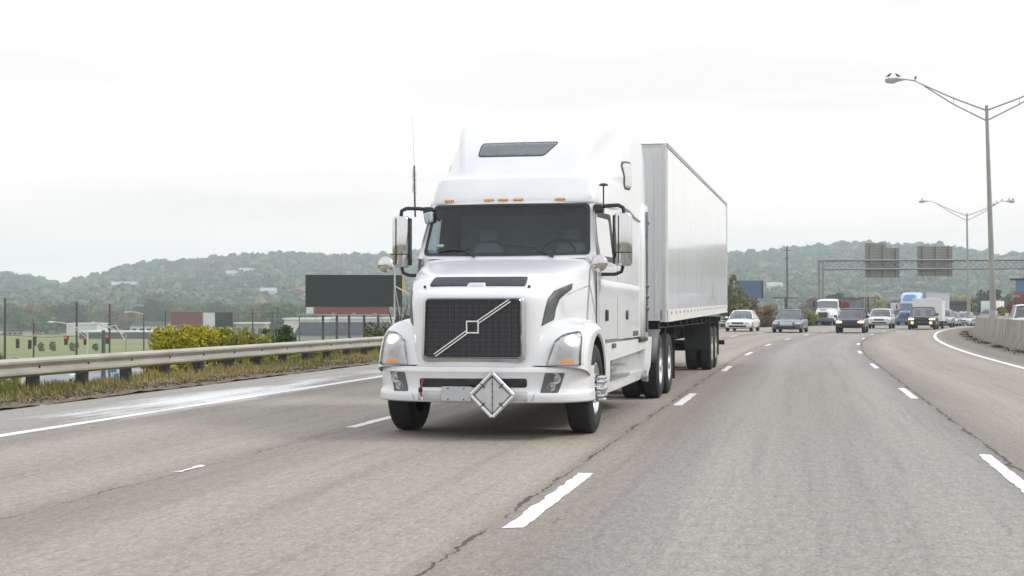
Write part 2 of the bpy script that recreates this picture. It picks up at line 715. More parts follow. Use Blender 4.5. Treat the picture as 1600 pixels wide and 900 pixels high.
def crown_cloud(rng, rad, nclump, per, leaf, flat=0.75, hollow=0.45):
    """clumps scattered through an ellipsoid; each clump has its own tint"""
    Ps = []; Ns = []; Ts = []
    for _ in range(nclump):
        d = rng.normal(0, 1, 3); d /= np.linalg.norm(d)
        q = d * rng.uniform(hollow, 0.95) * np.array(rad)
        cr = rng.uniform(0.20, 0.36) * min(rad)
        e = rng.normal(0, 1, (per, 3)); e /= np.linalg.norm(e, axis=1)[:, None]
        rad_ = cr * rng.uniform(0.35, 1.0, per) ** 0.6
        P = q + e * rad_[:, None] * np.array([1.15, 1.15, flat])
        Ps.append(P); Ns.append(e + d * 0.5)
        Ts.append(np.clip(rng.normal(rng.uniform(0.15, 0.85), 0.10, per), 0, 1))
    return np.concatenate(Ps), np.concatenate(Ns), np.concatenate(Ts)


# ---- far wood on the hills: one mass
def ico_base():
    bm = bmesh.new(); bmesh.ops.create_icosphere(bm, subdivisions=2, radius=1.0)
    v = np.array([x.co[:] for x in bm.verts]); f = np.array([[i.index for i in p.verts] for p in bm.faces])
    bm.free()
    return v, f


IV, IF = ico_base()
WOOD = leafmat('hill_foliage', [(0.0, (0.010, 0.022, 0.018)), (0.30, (0.028, 0.054, 0.034)), (0.62, (0.080, 0.112, 0.062)), (0.86, (0.175, 0.165, 0.08)), (1.0, (0.22, 0.135, 0.08))], trans=0.0, rough=0.9)
n_tree = 14500
rng = np.random.default_rng(5)
ang = np.radians(rng.uniform(-26, 44, n_tree))
r = np.sqrt(rng.uniform(690 ** 2, (RIDGE + 60) ** 2, n_tree))
VV = []; FF = []; TT = []; Q3 = []; QT = []
ko = 0
for i in range(n_tree):
    R_ = rng.uniform(3.0, 6.4) * (0.8 + 0.25 * (r[i] / RIDGE))
    if r[i] < 900: R_ *= 0.8
    h = ang[i] - YAW
    base = hill_h(ang[i], r[i])
    c = np.array([r[i] * sin(h), r[i] * cos(h), base + R_ * 0.95])
    d = IV / np.linalg.norm(IV, axis=1)[:, None]
    ph = rng.uniform(0, 6.3, 3)
    bump = 1 + 0.20 * np.sin(d[:, 0] * 5 + ph[0]) * np.sin(d[:, 1] * 5 + ph[1]) + 0.14 * np.sin(d[:, 2] * 7 + ph[2]) + rng.normal(0, 0.10, len(d))
    v = d * bump[:, None] * R_ * np.array([1.05, 1.05, 0.92]) + c
    VV.append(v); FF.append(IF + ko); ko += len(v)
    # more colour low on the slopes, greener and darker towards the ridge
    k = rng.beta(1.2, 1.9) * 0.95 + (0.12 if r[i] < 1100 else 0.0)
    TT.append(np.clip(k + rng.normal(0, 0.10, len(IF)), 0, 1))
    m = 22
    e = rng.normal(0, 1, (m, 3)); e /= np.linalg.norm(e, axis=1)[:, None]; e[:, 2] = np.abs(e[:, 2]) * 1.0 - 0.15
    P = c + e * R_ * rng.uniform(0.85, 1.22, m)[:, None]
    Q3.append((P, e, np.full(m, R_ * 0.40), np.clip(k + rng.normal(0, 0.20, m), 0, 1)))
P = np.concatenate([q[0] for q in Q3]); N = np.concatenate([q[1] for q in Q3]); S_ = np.concatenate([q[2] for q in Q3]); T_ = np.concatenate([q[3] for q in Q3])
QV, QF = leaf_quads(P, N, S_, rng)
tri = np.concatenate([QF[:, [0, 1, 2]], QF[:, [0, 2, 3]]]) + ko
o = mesh_np('hillside_wood', np.concatenate(VV + [QV]), np.concatenate(FF + [tri]), WOOD, tint=np.concatenate(TT + [T_, T_]))
tag(o, 'hazy autumn wood covering the long ridge', 'wood', kind='stuff')

# ------------------------------------------------------------------ asphalt
am = bpy.data.materials.new('asphalt'); am.use_nodes = True
nt = am.node_tree; b = nt.nodes["Principled BSDF"]
uv = nt.nodes.new("ShaderNodeUVMap"); uv.uv_map = 'sl'
sx = nt.nodes.new("ShaderNodeSeparateXYZ"); nt.links.new(uv.outputs[0], sx.inputs[0])
l_, s_ = sx.outputs[0], sx.outputs[1]


def uvscaled(a, b_):
    m = nt.nodes.new("ShaderNodeMapping"); m.inputs['Scale'].default_value = (a, b_, 1)
    nt.links.new(uv.outputs[0], m.inputs['Vector'])
    return m.outputs['Vector']


mid = math_node(nt, 'MULTIPLY', maprange(nt, l_, -1.55, -1.35), maprange(nt, l_, 1.95, 1.80))
base = mixc(nt, mid, (0.332, 0.293, 0.243), (0.298, 0.280, 0.252))
# wheel tracks, oil strip and long streaks
big = maprange(nt, noise(nt, 1.0, 5, uvscaled(0.9, 0.06)), 0.32, 0.68)
base = mixc(nt, math_node(nt, 'MULTIPLY', big, 0.45), base, mixc(nt, 0.5, base, (0.12, 0.11, 0.10)))
blot = maprange(nt, noise(nt, 1.0, 6, uvscaled(0.55, 0.35)), 0.55, 0.72)
base = mixc(nt, math_node(nt, 'MULTIPLY', blot, 0.35), base, (0.31, 0.285, 0.25))
lane_mod = math_node(nt, 'PINGPONG', math_node(nt, 'ADD', l_, 0.07 + 35.0), 1.765)
oil = maprange(nt, lane_mod, 1.15, 1.76)
oil = math_node(nt, 'MULTIPLY', oil, maprange(nt, noise(nt, 1.0, 5, uvscaled(0.8, 0.12)), 0.3, 0.7, 0.5, 1.2))
base = mixc(nt, math_node(nt, 'MULTIPLY', oil, 0.42), base, (0.13, 0.12, 0.11))
track = maprange(nt, math_node(nt, 'ABSOLUTE', math_node(nt, 'SUBTRACT', lane_mod, 0.88)), 0.42, 0.10)
base = mixc(nt, math_node(nt, 'MULTIPLY', track, 0.22), base, (0.40, 0.38, 0.34))
streak = maprange(nt, noise(nt, 1.0, 6, uvscaled(5.0, 0.12), rough=0.7), 0.50, 0.72)
base = mixc(nt, math_node(nt, 'MULTIPLY', streak, 0.32), base, (0.12, 0.11, 0.10))
drip = maprange(nt, noise(nt, 1.0, 4, uvscaled(2.6, 0.9), rough=0.6), 0.69, 0.73)
base = mixc(nt, math_node(nt, 'MULTIPLY', drip, 0.40), base, (0.07, 0.066, 0.062))
# shoulder: lighter, dusty, washed-out patches near the edge line
sh = maprange(nt, l_, -9.0, -9.4)
base = mixc(nt, math_node(nt, 'MULTIPLY', sh, 0.8), base, (0.30, 0.285, 0.26))
wash = math_node(nt, 'MULTIPLY', math_node(nt, 'MULTIPLY', maprange(nt, l_, -8.55, -9.0), maprange(nt, l_, -10.7, -9.7)),
                 maprange(nt, noise(nt, 1.0, 6, uvscaled(1.1, 0.16)), 0.44, 0.58))
wash = math_node(nt, 'MULTIPLY', wash, maprange(nt, s_, 38.0, 26.0))
base = mixc(nt, math_node(nt, 'MULTIPLY', wash, 0.85), base, (0.74, 0.74, 0.73))
rsh = maprange(nt, l_, 5.5, 5.9)
base = mixc(nt, math_node(nt, 'MULTIPLY', rsh, 0.7), base, (0.17, 0.145, 0.12))
# grain
g1 = noise(nt, 1.0, 3, uvscaled(42, 15), rough=0.8)
g2 = noise(nt, 1.0, 3, uvscaled(110, 60), rough=0.85)
grain = math_node(nt, 'ADD', math_node(nt, 'MULTIPLY', g1, 0.65), math_node(nt, 'MULTIPLY', g2, 0.35))
g0 = noise(nt, 1.0, 4, uvscaled(16, 5), rough=0.85)
grain = math_node(nt, 'ADD', math_node(nt, 'MULTIPLY', grain, 0.62), math_node(nt, 'MULTIPLY', g0, 0.38))
gmul = maprange(nt, grain, 0.34, 0.66, 0.52, 1.48)
vm = nt.nodes.new("ShaderNodeVectorMath"); vm.operation = 'SCALE'
nt.links.new(base, vm.inputs[0]); nt.links.new(gmul, vm.inputs['Scale'])
base = vm.outputs[0]
stone = maprange(nt, noise(nt, 1.0, 2, uvscaled(34, 20)), 0.64, 0.70)
base = mixc(nt, math_node(nt, 'MULTIPLY', stone, 0.75), base, (0.46, 0.44, 0.40))
# tar cracks beside the lane joints
for l0, wid, thr in ((-2.03, 0.020, 0.40), (1.86, 0.022, 0.36), (-5.36, 0.012, 0.42), (-9.35, 0.02, 0.5), (5.75, 0.02, 0.5)):
    wig = math_node(nt, 'ADD', math_node(nt, 'MULTIPLY', math_node(nt, 'SUBTRACT', noise(nt, 1.0, 5, uvscaled(0.0, 0.9)), 0.5), 0.20),
                    math_node(nt, 'MULTIPLY', math_node(nt, 'SUBTRACT', noise(nt, 1.0, 3, uvscaled(0.3, 6.0)), 0.5), 0.11))
    dist = math_node(nt, 'ABSOLUTE', math_node(nt, 'ADD', math_node(nt, 'SUBTRACT', l_, l0), wig))
    wv = math_node(nt, 'MULTIPLY', maprange(nt, noise(nt, 1.0, 4, uvscaled(0.0, 0.9)), thr, thr + 0.25), wid * 1.3)
    cr = math_node(nt, 'LESS_THAN', dist, wv)
    base = mixc(nt, math_node(nt, 'MULTIPLY', cr, 0.75), base, (0.022, 0.020, 0.019))
    halo = maprange(nt, dist, 0.16, 0.02)
    base = mixc(nt, math_node(nt, 'MULTIPLY', halo, 0.16), base, (0.08, 0.07, 0.06))
nt.links.new(base, b.inputs['Base Color'])
b.inputs['Roughness'].default_value = 0.82
b.inputs['Specular IOR Level'].default_value = 0.25
bn = nt.nodes.new("ShaderNodeBump"); bn.inputs['Strength'].default_value = 0.6; bn.inputs['Distance'].default_value = 0.01
nt.links.new(grain, bn.inputs['Height']); nt.links.new(bn.outputs['Normal'], b.inputs['Normal'])


def strip(name, ss, ls, dz, material, zfun=None):
    V = []; UV = []
    for s in ss:
        for l in ls:
            p = road(s, l, dz)
            if zfun: p = (p[0], p[1], p[2] + zfun(s, l))
            V.append(p); UV.append((l, s))
    n = len(ls)
    F = [(i * n + k, i * n + k + 1, (i + 1) * n + k + 1, (i + 1) * n + k) for i in range(len(ss) - 1) for k in range(n - 1)]
    o = mesh_np(name, V, np.array(F), material, smooth=True)
    lay = o.data.uv_layers.new(name='sl')
    idx = np.zeros(len(o.data.loops), np.int32); o.data.loops.foreach_get('vertex_index', idx)
    lay.data.foreach_set('uv', np.array(UV, np.float32)[idx].ravel())
    return o


SS = list(np.arange(-30, 40, 2.0)) + list(np.arange(40, 620, 2.5))
tag(strip('road', SS, [-11.5, -9, -5.4, -1.87, 1.73, 5.2, 8.4], 0.0, am), 'worn grey brown four lane asphalt highway', 'road', kind='structure')
tag(strip('opposite_road', SS, [8.6, 12, 16, 20, 23], -0.02, am), 'asphalt carriageway behind the concrete barrier', 'road', kind='structure')

# ---- painted markings
pm = bpy.data.materials.new('road_paint'); pm.use_nodes = True
nt = pm.node_tree; b = nt.nodes["Principled BSDF"]
uv = nt.nodes.new("ShaderNodeUVMap"); uv.uv_map = 'sl'
n1 = noise(nt, 1.0, 6, uvscaled(22, 9), rough=0.7)
n2 = noise(nt, 1.0, 4, uvscaled(2.2, 0.5))
wear = maprange(nt, math_node(nt, 'ADD', math_node(nt, 'MULTIPLY', n1, 0.6), math_node(nt, 'MULTIPLY', n2, 0.4)), 0.555, 0.645)
nt.links.new(mixc(nt, math_node(nt, 'MULTIPLY', wear, 0.75), (0.78, 0.78, 0.76), (0.33, 0.31, 0.28)), b.inputs['Base Color'])
b.inputs['Roughness'].default_value = 0.6

MV = []; MUV = []; MF = []


def mark(s0, s1, l, w, ragged=0.0, step=0.6, dz=0.004):
    n = max(2, int((s1 - s0) / step) + 1)
    o = len(MV)
    for i in range(n):
        s = lerp(s0, s1, i / (n - 1))
        a = -w / 2 + rnd.uniform(-ragged, ragged); b_ = w / 2 + rnd.uniform(-ragged, ragged) * 0.5
        for d in (a, b_):
            MV.append(road(s + (rnd.uniform(-.05, .05) if i in (0, n - 1) else 0), l + d, dz)); MUV.append((l + d, s))
    for i in range(n - 1):
        MF.append((o + 2 * i, o + 2 * i + 1, o + 2 * i + 3, o + 2 * i + 2))


for k in range(0, 34):
    mark(9.1 + 12.2 * k - 12.2, 12.25 + 12.2 * k - 12.2, -1.87, 0.132, 0.014, 0.12)
    mark(11.5 + 12.2 * k - 12.2, 14.66 + 12.2 * k - 12.2, 1.72, 0.118, 0.012, 0.12)
    mark(16.5 + 12.2 * k - 12.2, 19.6 + 12.2 * k - 12.2, -5.40, 0.14, 0.012, 0.15)
mark(11.65, 12.2, -5.40, 0.06, 0.03, 0.1)
mark(-20, 420, -8.92, 0.19, 0.010, 1.0)
mark(-20, 420, 5.25, 0.17, 0.006, 1.0)
mo = mesh_np('road_markings', MV, np.array(MF), pm)
lay = mo.data.uv_layers.new(name='sl')
idx = np.zeros(len(mo.data.loops), np.int32); mo.data.loops.foreach_get('vertex_index', idx)
lay.data.foreach_set('uv', np.array(MUV, np.float32)[idx].ravel())
tag(mo, 'white dashed lane lines and solid edge lines', 'road markings', kind='structure')

# ---- verge
vm_ = bpy.data.materials.new('verge_soil'); vm_.use_nodes = True
nt = vm_.node_tree; b = nt.nodes["Principled BSDF"]
uv = nt.nodes.new("ShaderNodeUVMap"); uv.uv_map = 'sl'
sx = nt.nodes.new("ShaderNodeSeparateXYZ"); nt.links.new(uv.outputs[0], sx.inputs[0])
edge = maprange(nt, math_node(nt, 'ADD', sx.outputs[0], math_node(nt, 'MULTIPLY', noise(nt, 1, 4, uvscaled(1.2, 0.9)), 0.9)), -11.75, -11.35)
leafn = maprange(nt, noise(nt, 1, 6, uvscaled(14, 9), rough=0.8), 0.42, 0.62)
soil = mixc(nt, leafn, (0.055, 0.042, 0.03), (0.26, 0.19, 0.115))
gr = mixc(nt, leafn, (0.16, 0.15, 0.06), (0.27, 0.225, 0.11))
nt.links.new(mixc(nt, edge, gr, soil), b.inputs['Base Color']); b.inputs['Roughness'].default_value = 0.95


def verge_z(s, l):
    return 0.02 + 0.05 * smooth01((-11.3 - l) / 0.8) + 0.018 * sin(s * 2.1 + l * 3) * sin(s * 0.9) - 0.34 * max(0.0, -12.9 - l) + 0.012 * sin(s * 7.3 + 5 * l)


VS = list(np.arange(-10, 60, 0.35)) + list(np.arange(60, 300, 2.0))
tag(strip('verge', VS, [-11.15, -11.4, -11.6, -11.9, -12.3, -12.8, -13.4, -14.2, -15.2], 0.0, vm_, verge_z), 'strip of soil and dry grass along the shoulder', 'verge', kind='structure')

GRASS = leafmat('dry_grass', [(0.0, (0.09, 0.12, 0.03)), (0.4, (0.26, 0.24, 0.075)), (0.75, (0.50, 0.40, 0.17)), (1.0, (0.30, 0.20, 0.10))], trans=0.35)
n = 42000
rng = np.random.default_rng(3)
s = 12 + 60 * rng.random(n) ** 1.5
l = -11.65 - 1.75 * rng.random(n) ** 0.8
keep = np.sin(s * 1.7) + np.sin(s * 0.63 + 1) + rng.normal(0, 1.1, n) > -1.2
s, l = s[keep], l[keep]; n = len(s)
P = np.array([road(a, b_, verge_z(a, b_)) for a, b_ in zip(s, l)])
hgt = rng.uniform(0.04, 0.12, n) * (1 + 0.5 * np.sin(s * 0.8) ** 2) * np.clip((-11.5 - l) * 1.2, 0.35, 1.2)
dirv = rng.normal(0, 1, (n, 3)); dirv[:, 2] = 0; dirv /= np.linalg.norm(dirv, axis=1)[:, None]
side = np.cross(dirv, [0, 0, 1.0])
lean = rng.uniform(0.1, 0.7, n)[:, None]
w = (0.011 + 0.00015 * s)[:, None]
tip = P + dirv * hgt[:, None] * lean + np.array([0, 0, 1.0]) * hgt[:, None]
GV = np.stack([P - side * w, P + side * w, tip], 1).reshape(-1, 3)
o = mesh_np('verge_grass', GV, np.arange(3 * n).reshape(n, 3), GRASS, tint=np.clip(rng.beta(2, 2, n) + 0.22 * np.sin(s * 0.5), 0, 1))
tag(o, 'dry tan and green grass tufts along the guardrail foot', 'grass', kind='stuff')
LITTER = leafmat('fallen_leaves', [(0.0, (0.05, 0.036, 0.024)), (0.5, (0.16, 0.11, 0.065)), (1.0, (0.34, 0.27, 0.18))], trans=0.0)
n = 8000
s = 10 + 50 * rng.random(n) ** 1.4; l = -11.50 - np.abs(rng.normal(0, 0.20, n)) + rng.normal(0, .05, n)
P = np.array([road(a, b_, verge_z(a, b_) + 0.012) for a, b_ in zip(s, l)])
QV, QF = leaf_quads(P, np.tile([0, 0, 1.0], (n, 1)), np.full(n, 0.033), rng)
o = mesh_np('fallen_leaves', QV, QF, LITTER, tint=rng.random(n))
tag(o, 'brown fallen leaves and grit at the edge of the shoulder', 'leaf litter', kind='stuff')


# ------------------------------------------------------------------ guardrail
def sweep_sl(mb, prof, ss, l0):
    """sweep a closed (l, z) profile along the road"""
    rows = [[road(s, l0 + p[0], p[1]) for p in prof] for s in ss]
    mb.loft(rows, closed=True, cap0=True, cap1=True)


GL = -12.55
gr_root = empty('guardrail', road(10, GL, 0.0), 0, 'long galvanised steel guardrail on dark posts along the grass verge', 'guardrail')
gp = gr_root.location.copy()
mb = MB()
t = 0.012
GZ = -0.045
wprof = [(0.0, 0.68), (0.03, 0.665), (0.085, 0.635), (0.085, 0.60), (0.02, 0.555), (0.005, 0.525), (0.02, 0.495), (0.085, 0.45), (0.085, 0.415), (0.03, 0.385), (0.0, 0.37),
         (-t, 0.37), (0.03 - t, 0.395), (0.085 - t, 0.42), (0.085 - t, 0.445), (0.02 - t, 0.49), (0.005 - t, 0.525), (0.02 - t, 0.56), (0.085 - t, 0.605), (0.085 - t, 0.63), (0.03 - t, 0.655), (-t, 0.68)]
wprof = [(a_, b_ + GZ) for a_, b_ in wprof]
sweep_sl(mb, wprof, list(np.arange(4, 60, 1.905)) + list(np.arange(60, 320, 4.0)), GL)
o = mb.build('rail', GALV, gr_root, smooth=50); o.location = -gp
WOODPOST = mat('weathered_post', (0.05, 0.048, 0.045), 0.85, var=0.4, vscale=8, vstretch=(1, 1, .3))
BOLT = mat('bolt', (0.12, 0.11, 0.10), 0.5, metal=0.6, var=0.2)
for k in range(80):
    s = 13.4 + 1.66 * k if k < 66 else 13.4 + 1.66 * 66 + 4.0 * (k - 66)
    a = road(s, GL, 0)
    mb = MB(); mb.box(-0.07, 0.0, -0.075, 0.075, -0.55, 0.60); mb.box(-0.18, -0.07, -0.075, 0.075, -0.75, 0.57)
    o = mb.build('post', WOODPOST, gr_root, bevel=0.006)
    o.location = Vector(a) - gp + Vector((-0.02, 0, 0)); o.rotation_euler = (0, 0, heading(s))
    if k < 30:
        mb = MB(); mb.lathe([(-0.008, 0.0), (-0.008, 0.022), (0.012, 0.02), (0.014, 0.0)], 'x', (0.012, 0, 0.48), 8)
        q = mb.build('bolt', BOLT, o)
        q.location = (0.025, 0, 0)

# ------------------------------------------------------------------ concrete median barrier
cm = bpy.data.materials.new('stained_concrete'); cm.use_nodes = True
nt = cm.node_tree; b = nt.nodes["Principled BSDF"]
uv = nt.nodes.new("ShaderNodeUVMap"); uv.uv_map = 'sl'
str1 = maprange(nt, noise(nt, 1.0, 5, uvscaled(0.35, 1.6), rough=0.75), 0.42, 0.66)
str2 = maprange(nt, noise(nt, 1.0, 5, uvscaled(2.5, 2.0), rough=0.75), 0.35, 0.7)
cc = mixc(nt, math_node(nt, 'MULTIPLY', str1, 0.85), (0.33, 0.30, 0.25), (0.095, 0.086, 0.07))
cc = mixc(nt, math_node(nt, 'MULTIPLY', str2, 0.25), cc, (0.22, 0.20, 0.165))
nt.links.new(cc, b.inputs['Base Color']); b.inputs['Roughness'].default_value = 0.9
bp = [(-0.42, 0.0), (-0.42, 0.08), (-0.22, 0.36), (-0.13, 1.05), (0.13, 1.05), (0.22, 0.36), (0.42, 0.08), (0.42, 0.0)]
bs = list(np.arange(30, 240, 1.0))
rows = []
V = []; UVs = []
for s in bs:
    w = 0.02 * sin(s * 1.3)
    acc = 0
    for i, p in enumerate(bp):
        V.append(road(s, 7.72 + p[0] + (w * 0 if i in (0, 7) else 0), p[1]))
        acc += 0 if i == 0 else hypot(p[0] - bp[i - 1][0], p[1] - bp[i - 1][1])
        UVs.append((acc, s))
n = len(bp)
F = [(i * n + k, i * n + k + 1, (i + 1) * n + k + 1, (i + 1) * n + k) for i in range(len(bs) - 1) for k in range(n - 1)]
bar = mesh_np('median_barrier', V, np.array(F)[:, ::-1], cm)
lay = bar.data.uv_layers.new(name='sl')
idx = np.zeros(len(bar.data.loops), np.int32); bar.data.loops.foreach_get('vertex_index', idx)
lay.data.foreach_set('uv', np.array(UVs, np.float32)[idx].ravel())
tag(bar, 'stained concrete median barrier curving along the right shoulder', 'barrier')
DEB = leafmat('kerb_debris', [(0.0, (0.03, 0.025, 0.02)), (0.6, (0.09, 0.06, 0.04)), (1.0, (0.2, 0.14, 0.09))], trans=0.0)
rng = np.random.default_rng(8)
n = 1500
s = 45 + 55 * rng.random(n); l = 7.12 - np.abs(rng.normal(0, 0.22, n)); keep = np.sin(s * 0.9) + rng.normal(0, 0.5, n) > 0.1
s, l = s[keep], l[keep]; n = len(s)
P = np.array([road(a, b_, 0.015 + 0.04 * rng.random()) for a, b_ in zip(s, l)])
QV, QF = leaf_quads(P, np.tile([0, 0, 1.0], (n, 1)), np.full(n, 0.07), rng)
tag(mesh_np('kerb_debris', QV, QF, DEB, tint=rng.random(n)), 'dark leaf debris gathered at the barrier foot', 'debris', kind='stuff')

# ------------------------------------------------------------------ hazy air
hz = bpy.data.materials.new('haze'); hz.use_nodes = True
nt = hz.node_tree; nt.nodes.clear()
out = nt.nodes.new("ShaderNodeOutputMaterial"); pv = nt.nodes.new("ShaderNodeVolumePrincipled")
pv.inputs['Color'].default_value = (0.85, 0.945, 1.0, 1)
pv.inputs['Density'].default_value = 0.00040
pv.inputs['Anisotropy'].default_value = 0.0
nt.links.new(pv.outputs[0], out.inputs['Volume'])
HB = 2560.0
haze = MB().box(-HB, HB, -HB, HB, -9.6, 130.0).build('haze', hz, smooth=0)
tag(haze, 'thin pale autumn haze in the air', 'haze', kind='stuff')

# ================================================================== the white semi truck
# local frame: x to the photo's right, y backwards along the truck, z up; origin on the road below the front axle
truck = empty('semi_truck', (-3.57, 16.4, 0.0), radians(-0.6), 'white long-nose sleeper semi truck with black mesh grille and diamond placard, filling the middle', 'semi truck')

# ---- hood
H = [
    [(0, -1.145, .80), (.35, -1.145, .80), (.60, -1.11, .80), (.72, -1.01, .80), (.80, -.84, .80), (.86, -.6, .80), (.88, -.4, .80)],
    [(0, -1.145, .84), (.35, -1.145, .84), (.60, -1.11, .84), (.72, -1.01, .84), (.80, -.84, .84), (.86, -.6, .84), (.88, -.4, .82)],
    [(0, -1.145, 1.20), (.35, -1.145, 1.20), (.605, -1.11, 1.20), (.735, -.99, 1.19), (.82, -.80, 1.15), (.88, -.55, 1.10), (.90, -.38, .95)],
    [(0, -1.135, 1.57), (.35, -1.135, 1.57), (.605, -1.10, 1.56), (.75, -.96, 1.53), (.845, -.74, 1.45), (.90, -.50, 1.30), (.92, -.36, 1.05)],
    [(0, -1.06, 1.655), (.35, -1.06, 1.655), (.61, -1.035, 1.645), (.765, -.90, 1.60), (.86, -.68, 1.51), (.91, -.46, 1.35), (.93, -.34, 1.05)],
    [(0, -.90, 1.69), (.36, -.90, 1.69), (.63, -.88, 1.68), (.80, -.77, 1.645), (.89, -.58, 1.56), (.94, -.40, 1.38), (.95, -.28, 1.05)],
    [(0, -.76, 1.815), (.36, -.76, 1.815), (.65, -.74, 1.80), (.83, -.63, 1.74), (.92, -.46, 1.62), (.96, -.30, 1.40), (.97, -.2, 1.05)],
    [(0, -.30, 1.915), (.40, -.30, 1.915), (.75, -.29, 1.90), (.93, -.22, 1.84), (1.00, -.12, 1.70), (1.03, -.02, 1.42), (1.03, .02, 1.05)],
    [(0, .20, 2.01), (.45, .21, 2.01), (.87, .24, 1.995), (1.035, .28, 1.95), (1.09, .32, 1.72), (1.10, .34, 1.42), (1.10, .36, 1.05)],
    [(0, .46, 2.055), (.5, .48, 2.055), (.92, .54, 2.05), (1.075, .60, 2.02), (1.11, .63, 1.74), (1.12, .64, 1.42), (1.12, .64, 1.05)],
]
mb = MB()
mb.loft([full(r) for r in H], crow=(1, 3, 5), cval=0.45)
hood = mb.build('hood', WHITE, truck, smooth=180, subsurf=2, bake=True)

# ---- fenders with wheel arches
AX, AZ = 0.0, 0.52


def fender_rows(sg):
    rows = []
    for ph in np.concatenate([[15.5], np.arange(20, 180, 8.0)]):
        c_, s_ = cos(radians(ph)), sin(radians(ph))
        a = 1.02 if c_ > 0 else 0.70
        ro = (abs(c_ / a) ** 3.2 + abs(s_ / 0.82) ** 3.2) ** (-1 / 3.2)
        ra = 0.615
        prof = [(ra + .01, 0.80), (ra, 1.19), (ra + .015, 1.222), (lerp(ra, ro, .40), 1.23), (ro - .14, 1.218), (ro - .055, 1.165), (ro - .02, 1.06), (ro + .01, .93), (ro + .05, .78), (ro + .06, .60)]
        rows.append([((x if sg > 0 else -x * .97), AX - r * c_, AZ + r * s_) for r, x in prof])
    return rows


fenders = []
for sg in (-1, 1):
    mb = MB()
    mb.loft(fender_rows(sg), ccol=(1, 2), cval=0.6)
    fenders.append(mb.build('fender', WHITE, truck, smooth=180, subsurf=2, bake=True))
bv_hood = bvh_of(hood); bv_front = bvh_of(hood, *fenders)
for f in fenders:                       # round arch liner behind the wheel
    pass
for sg in (-1, 1):
    mb = MB()
    rows = []
    for ph in np.arange(0, 181, 12):
        c_, s_ = cos(radians(ph)), sin(radians(ph))
        rows.append([(sg * x, -0.60 * c_, AZ + 0.60 * s_) for x in (.55, 1.205)])
    mb.loft(rows)
    mb.build('wheel_arch_liner', BLACKP, truck)

mb = MB()
rows = []
for k in range(21):
    u = -1 + 2 * k / 20
    x = u * 1.09
    a = abs(u)
    rows.append([(x, .43 + .16 * a ** 3, 2.035 - .055 * a ** 4), (x * .995, .48 + .15 * a ** 3, 2.062 - .02 * a ** 4), (x * .985, .56 + .15 * a ** 3, 2.085 - .01 * a ** 4)])
mb.loft(rows)
for sg in (-1, 1):
    mb.loft([[(sg * 1.03, .50, 2.07), (sg * 1.06, .52, 1.96), (sg * 1.09, .53, 1.80), (sg * 1.10, .54, 1.5)], [(sg * 1.06, .60, 2.10), (sg * 1.11, .64, 2.02), (sg * 1.128, .66, 1.82), (sg * 1.13, .66, 1.5)], [(sg * 1.06, .80, 2.12), (sg * 1.10, .80, 2.04), (sg * 1.122, .80, 1.82), (sg * 1.122, .80, 1.5)]])
mb.build('cowl', WHITE, truck, smooth=180)
MB().hexa([(-1.095, .575, 1.2), (1.095, .575, 1.2), (1.095, .65, 1.2), (-1.095, .65, 1.2), (-1.05, .575, 2.075), (1.05, .575, 2.075), (1.05, .65, 2.08), (-1.05, .65, 2.08)]).build('bulkhead', WHITE, truck)

# ---- grille with chrome surround and slash emblem
GRM = bpy.data.materials.new('grille_mesh'); GRM.use_nodes = True
nt = GRM.node_tree; b = nt.nodes["Principled BSDF"]
sxx = nt.nodes.new("ShaderNodeSeparateXYZ"); nt.links.new(texco(nt), sxx.inputs[0])
bars = math_node(nt, 'GREATER_THAN', math_node(nt, 'FRACT', math_node(nt, 'MULTIPLY', math_node(nt, 'ADD', sxx.outputs[2], 5.0), 19.0)), 0.83)
cols = math_node(nt, 'GREATER_THAN', math_node(nt, 'FRACT', math_node(nt, 'MULTIPLY', math_node(nt, 'ADD', sxx.outputs[0], 5.0), 13.3)), 0.90)
nt.links.new(mixc(nt, math_node(nt, 'MAXIMUM', bars, cols), mixc(nt, noise(nt, 2.0, 3, texco(nt)), (0.010, 0.009, 0.013), (0.022, 0.018, 0.026)), (0.05, 0.05, 0.06)), b.inputs['Base Color'])
b.inputs['Roughness'].default_value = 0.45


def rr_loop(x0, x1, z0, z1, r, n=5, top_in=0.0):
    pts = round_poly([(x0, z0), (x1, z0), (x1, z1), (x0 + top_in, z1)], r, n)
    return pts


def ring_front(name, material, lo, li, y_out, y_in, parent, lip=0.0):
    mb = MB()
    mb.loft([[(p[0], y_out + 0.03, p[1]) for p in lo], [(p[0], y_out, p[1]) for p in lo], [(p[0], y_out - lip, p[1]) for p in li], [(p[0], y_in, p[1]) for p in li]], closed=True)
    return mb.build(name, material, parent, smooth=40)


gro = rr_loop(-.585, .585, .855, 1.565, .07, top_in=.02)
gri = rr_loop(-.545, .545, .905, 1.545, .045, top_in=.02)
gro2 = rr_loop(-.555, .555, .893, 1.555, .05, top_in=.02)
grille = MB().prism([(p[0], -1.150, p[1]) for p in gro2], (0, .06, 0)).build('grille', GRM, truck)
ring_front('grille_surround', SATIN, gro, gro2, -1.150, -1.146, grille, lip=.022)
ring_front('grille_chrome_lip', CHROME, gro2, gri, -1.166, -1.140, grille, lip=.016)
